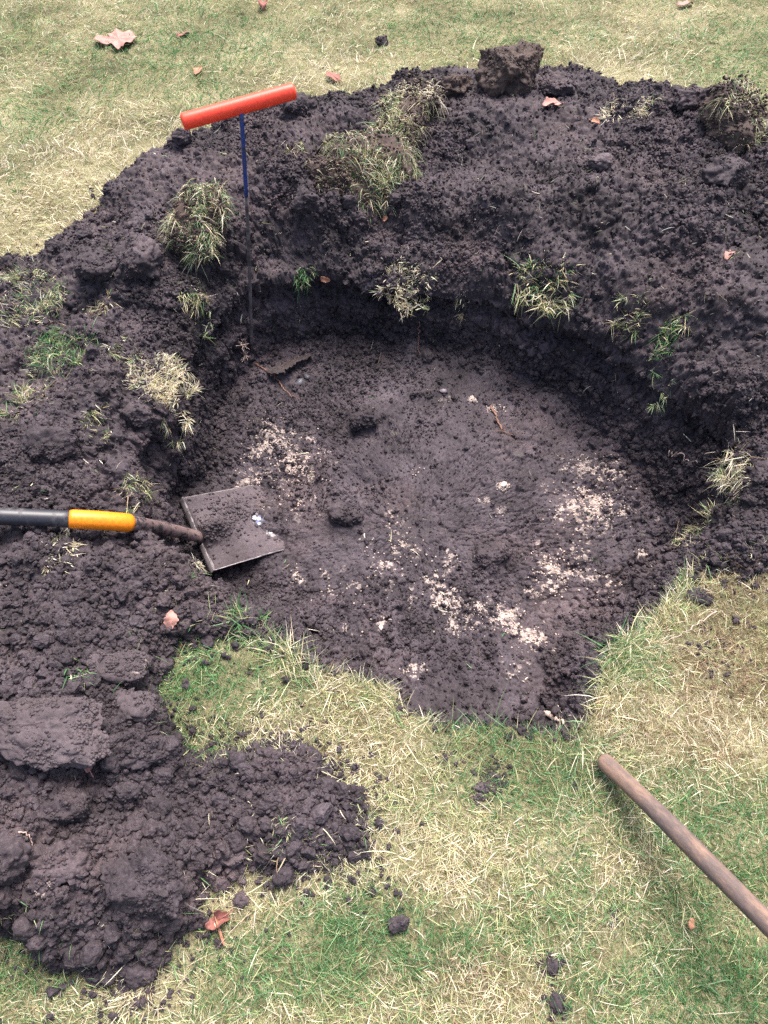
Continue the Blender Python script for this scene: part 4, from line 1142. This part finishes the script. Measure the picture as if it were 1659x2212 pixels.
def big_leaf():
    c = hit(247, 84); O = []
    for x, y in LP:
        p = at((200 + x / 8.295) * .864, (40 + y / 8.295) * .864, c[2] + .03); O.append(p)
    O = np.array(O); cen = at((200 + 770 / 8.295) * .864, (40 + 405 / 8.295) * .864, c[2] + .03)
    t = np.linspace(0, len(O), 130, endpoint=False); O = np.concatenate([O, O[:1]])
    O = np.stack([np.interp(t, np.arange(len(O)), O[:, k]) for k in range(3)], 1) - cen
    V = np.concatenate([O * r_ for r_ in np.linspace(0, 1, 12)]).astype(np.float32)
    V[:, 2] += 0.012 * fbm(V + 5, 14, 2, 71) + .10 * np.abs(V[:, 0] + .02) * .5 - .008
    a3 = np.arctan2(V[:, 1], V[:, 0]); V[:, 2] += .0035 * np.cos(a3 * 7) * smooth(0, .05, np.hypot(V[:, 0], V[:, 1]))
    id_ = np.arange(len(V)).reshape(12, -1); nx = np.roll(id_, -1, 1)
    F = np.stack([id_[:-1], id_[1:], nx[1:], nx[:-1]], -1).reshape(-1, 4)
    o = mesh_obj("fallen_leaf", V, F, M_LPINK); o.location = cen
    sm = o.modifiers.new("thickness", 'SOLIDIFY'); sm.thickness = .0006
    tag(o, "large pink brown lobed leaf lying on the far left lawn", "leaf", "fallen leaves")
big_leaf()
leaf(430, 160, .050, "small brown leaf on the far lawn above the orange handle", M_LORANGE, "oval", .2, .3, 2, .012)
leaf(720, 176, .070, "dark brown leaf on the far lawn right of the orange handle", M_LRED, "oval", .1, .2, 3, .015)
leaf(570, 18, .060, "dark curled leaf at the top of the far lawn", M_LRED, "oval", 1.2, 1.0, 4, .016)
leaf(1190, 234, .062, "pinkish leaf stuck upright in the bank crest below the flat clod", M_LPINK, "oval", 1.3, .5, 5, .012)
leaf(1283, 265, .035, "tiny orange leaf scrap on the right bank", M_LORANGE, "oval", .1, .6, 6, .006, .5, False)
leaf(366, 1340, .036, "pale orange leaf lying on the lower left heap", M_LPINK, "oval", .6, .6, 7, .008, .75, False)
leaf(186, 1645, .040, "curled pink leaf tucked under the long grey slab", M_LPINK, "oval", 1.4, 1.3, 8, .012, .5, True)
leaf(474, 1990, .042, "dark red crumpled leaf in the grass beside the near heap", M_LRED, "oval", 1.8, 1.4, 9, .012, .55, True)
leaf(1487, 1998, .020, "orange leaf scrap in the near right lawn", M_LORANGE, "oval", 2.4, .5, 10, .018, .45, False)
leaf(705, 600, .034, "orange leaf scrap beside the fresh green tuft on the far rim", M_LORANGE, "oval", .1, .6, 11, .010, .45, False)
leaf(832, 473, .018, "tiny red leaf scrap under the largest turf sod", M_LORANGE, "oval", .9, .6, 12, .006, .6, False)
leaf(1575, 552, .040, "faded pink leaf scrap beside the little yellow tuft on the right bank", M_LPINK, "oval", .2, .5, 13, .005, .5, False)
leaf(395, 1393, .018, "smallest orange leaf scrap near the lawn edge of the lower heap", M_LORANGE, "oval", .2, .5, 14, .005, .45, False)
leaf(478, 2012, .045, "thin orange brown leaf stalk piece crossing the grass by the near heap", M_LORANGE, "oval", .15, .2, 15, .014, .10, True)
leaf(1480, 15, .075, "brown leaf among pale grass at the top right of the far lawn", M_LPINK, "oval", .3, .4, 16, .012, .4, False)
leaf(395, 80, .07, "grey brown leaf on the far lawn right of the large lobed leaf", M_LRED, "oval", .9, .6, 17, .008, .35, False)

M_ROOT = worn("root", (0.26, 0.13, 0.085), (0.14, 0.08, 0.06), 60, (.45, .65), .8)
M_ROOTP = worn("pale_root", (0.52, 0.40, 0.34), (0.3, 0.2, 0.17), 60, (.45, .65), .8)
def root_path(pxs, r, name, label, mat, cat="root", lift=.004, seed=0, branches=()):
    pts = np.array([hit(u, v) for u, v in pxs]); p0 = pts[0].copy()
    def fine(pts, rg_):
        t = np.linspace(0, len(pts) - 1, len(pts) * 6)
        q = np.stack([np.interp(t, np.arange(len(pts)), pts[:, k]) for k in range(3)], 1)
        q[1:-1] += rg_.normal(size=(len(q) - 2, 3)) * .0018
        q[:, 2] = np.maximum(q[:, 2], hz(q[:, 0], q[:, 1]) + r * .3) + lift
        return q
    rg_ = np.random.default_rng(seed)
    q = fine(pts, rg_)
    Vs, F4, F3, off_ = [], [], [], 0
    def addt(q, ra):
        nonlocal off_
        V, F = tube(q - p0, ra, 8); Vs.append(V); F4.append(F[0] + off_); F3.append(F[1] + off_); off_ += len(V)
    addt(q, np.linspace(r, r * .35, len(q)) * (1 + .25 * rg_.random(len(q))))
    for n_, base_i, Lb in branches:
        for _ in range(n_):
            s = q[min(len(q) - 1, max(0, base_i + rg_.integers(-3, 4)))]; d_ = rg_.normal(size=3); d_[2] = abs(d_[2]) * .6; d_ /= np.linalg.norm(d_)
            L_ = Lb * rg_.uniform(.5, 1.1)
            addt(np.array([s + d_ * L_ * t + rg_.normal(size=3) * .0015 * (t > 0) for t in np.linspace(0, 1, 5)]), np.linspace(r * .55, r * .2, 5))
    o = mesh_obj(name, np.concatenate(Vs), [np.concatenate(F4), np.concatenate(F3)], mat); o.location = p0
    return tag(o, label, cat, "roots and twigs in the soil")
root_path([(552, 788), (575, 802), (598, 820), (612, 840), (630, 858), (648, 863)], .0022, "root", "reddish root trailing from the foot of the probe over the pit floor", M_ROOT, seed=1, branches=[(6, 12, .012)])
root_path([(528, 762), (531, 775), (530, 790)], .0022, "root", "branching pinkish root cluster beside the foot of the probe", M_ROOTP, seed=2, branches=[(22, 8, .030)])
root_path([(905, 700), (903, 735), (907, 770)], .0013, "root", "thin hanging root under the bleached straw tuft", M_ROOT, seed=3)
root_path([(1060, 880), (1072, 905), (1085, 935), (1110, 945)], .0028, "root", "forked root on the far right part of the pit floor", M_ROOT, seed=4, branches=[(4, 14, .02)])
root_path([(1440, 985), (1470, 995), (1500, 1012)], .0015, "root", "fine pale root along the right wall of the pit", M_ROOTP, seed=5)
root_path([(700, 1055), (703, 1078), (694, 1105)], .0048, "twig", "thick muddy twig on the pit floor behind the shovel blade", soil_material("muddy_twig", SOIL_D, (.06, .046, .05), SOIL_L), "twig", seed=6)
root_path([(5, 1820), (30, 1808), (55, 1800), (70, 1812), (75, 1830)], .0016, "root", "arched white root over the dark clod at the left edge", M_ROOTP, seed=7)
root_path([(340, 565), (310, 530), (305, 575)], .0016, "root", "bent pale root on the left bank", M_ROOTP, seed=8)
root_path([(1540, 1330), (1480, 1370), (1420, 1400)], .0012, "root", "long dry stem lying on the right lawn edge", M_ROOTP, seed=9, lift=.02)
root_path([(1175, 1540), (1195, 1552), (1215, 1566)], .0055, "twig", "short pale twig at the near rim above the wooden handle", M_ROOTP, "twig", seed=10)

# bark curl in the far left of the pit and two pebbles
M_BARK = soil_material("black_bark", (.012, .009, .009), (.03, .023, .024), (.07, .056, .06), pale_attr=False)
pa, pb_ = hit(580, 815), hit(672, 768)
ax = pb_ - pa; n_ = 60; m_2 = 22; Vt2 = np.zeros((n_, m_2, 3))
side_ = np.cross(ax, (0, 0, 1)); side_ /= np.linalg.norm(side_)
if side_[1] > 0: side_ = -side_                  # towards the near side
rb = np.random.default_rng(78); jag = np.repeat(rb.normal(size=30), 2) * .004
for i in range(n_):
    t = i / (n_ - 1)
    wd = .046 * (1 - .45 * t) * (1 - .5 * max(0, .12 - t) / .12)
    for j in range(m_2):
        s = j / (m_2 - 1)
        Vt2[i, j] = pa + ax * t + side_ * ((s - .5) * wd + jag[i] * (s > .8) + .009 * math.sin(t * 7)) + np.array([0, 0, .006 + .024 * s * (1 - .35 * s) + .010 * math.sin(t * 5 + 1)])
Vt2 += 0.006 * fbm(Vt2.reshape(-1, 3).astype(np.float32), 60, 4, 77, .7).reshape(n_, m_2, 1) * np.array([.4, .4, 1])
nbl_old = nbl; nbl = np.array([0, 0, 1.0])
V, F = sheet(Vt2 - pa, .0035); nbl = nbl_old
bark = mesh_obj("bark_piece", V, F, M_BARK); bark.location = pa
tag(bark, "curled black piece of bark on the pit floor right of the probe", "bark")
def pebble(u, v, s, label, colour, seed):
    V0, F0 = ICO[4]; p = hit(u, v)
    V = V0 * (1 + .2 * fbm(V0 + seed, 1.2, 2, seed))[:, None] * np.array([s, s * .7, s * .5])
    m = worn("stone", colour, tuple(c * .6 for c in colour), 80, (.5, .7), .5)
    o = mesh_obj("pebble", V, F0, m); o.location = p + np.array([0, 0, s * .25]); o.rotation_euler = (0, 0, seed)
    tag(o, label, "pebble", "small stones in the soil")
pebble(648, 827, .013, "grey pebble below the bark piece in the pit", (.10, .10, .12), 1)
pebble(663, 815, .012, "darker pebble touching the bark piece side of the grey one", (.05, .05, .06), 2)
pebble(958, 846, .011, "violet grey pebble on the far pit floor", (.14, .11, .13), 3)
pebble(1088, 1047, .010, "small cream stone on the pit floor right of centre", (.62, .50, .42), 4)
pebble(823, 1356, .007, "tiny white stone on the near pit floor", (.7, .6, .52), 5)

# loose straw and grass bits lying on the bare soil
r_ = np.random.default_rng(901); g_all = []
i = pick(soil & vis, dens * 0 + 1.0, 1300, 902); j = pick(inpit & vis, dens * 0 + 1.0, 330, 903)
k = np.concatenate([i, j]); n = len(k)
D_ = r_.normal(size=(n, 3)); nn = NRM[k]; D_ -= nn * (D_ * nn).sum(1, keepdims=True) * .85; D_ /= np.linalg.norm(D_, axis=1, keepdims=True)
bits = blades(TER[k] + nn * .004, D_, .006 + .038 * r_.random(n) ** 1.8, r_.uniform(.0013, .0025, n), r_.normal(size=(n, 3)) * .2, blade_colours(n, (.5, .8, 1.2, 2, 3.5, .8), r_), 904, 3)
V, F, col = join_blades([bits])
tag(mesh_obj("straw_bits", V, F, M_GRASS, col=col), "loose straw and grass clippings strewn on the bare soil", "straw bits", None, "stuff")
print("done", round(time.time() - T0, 1), "s")
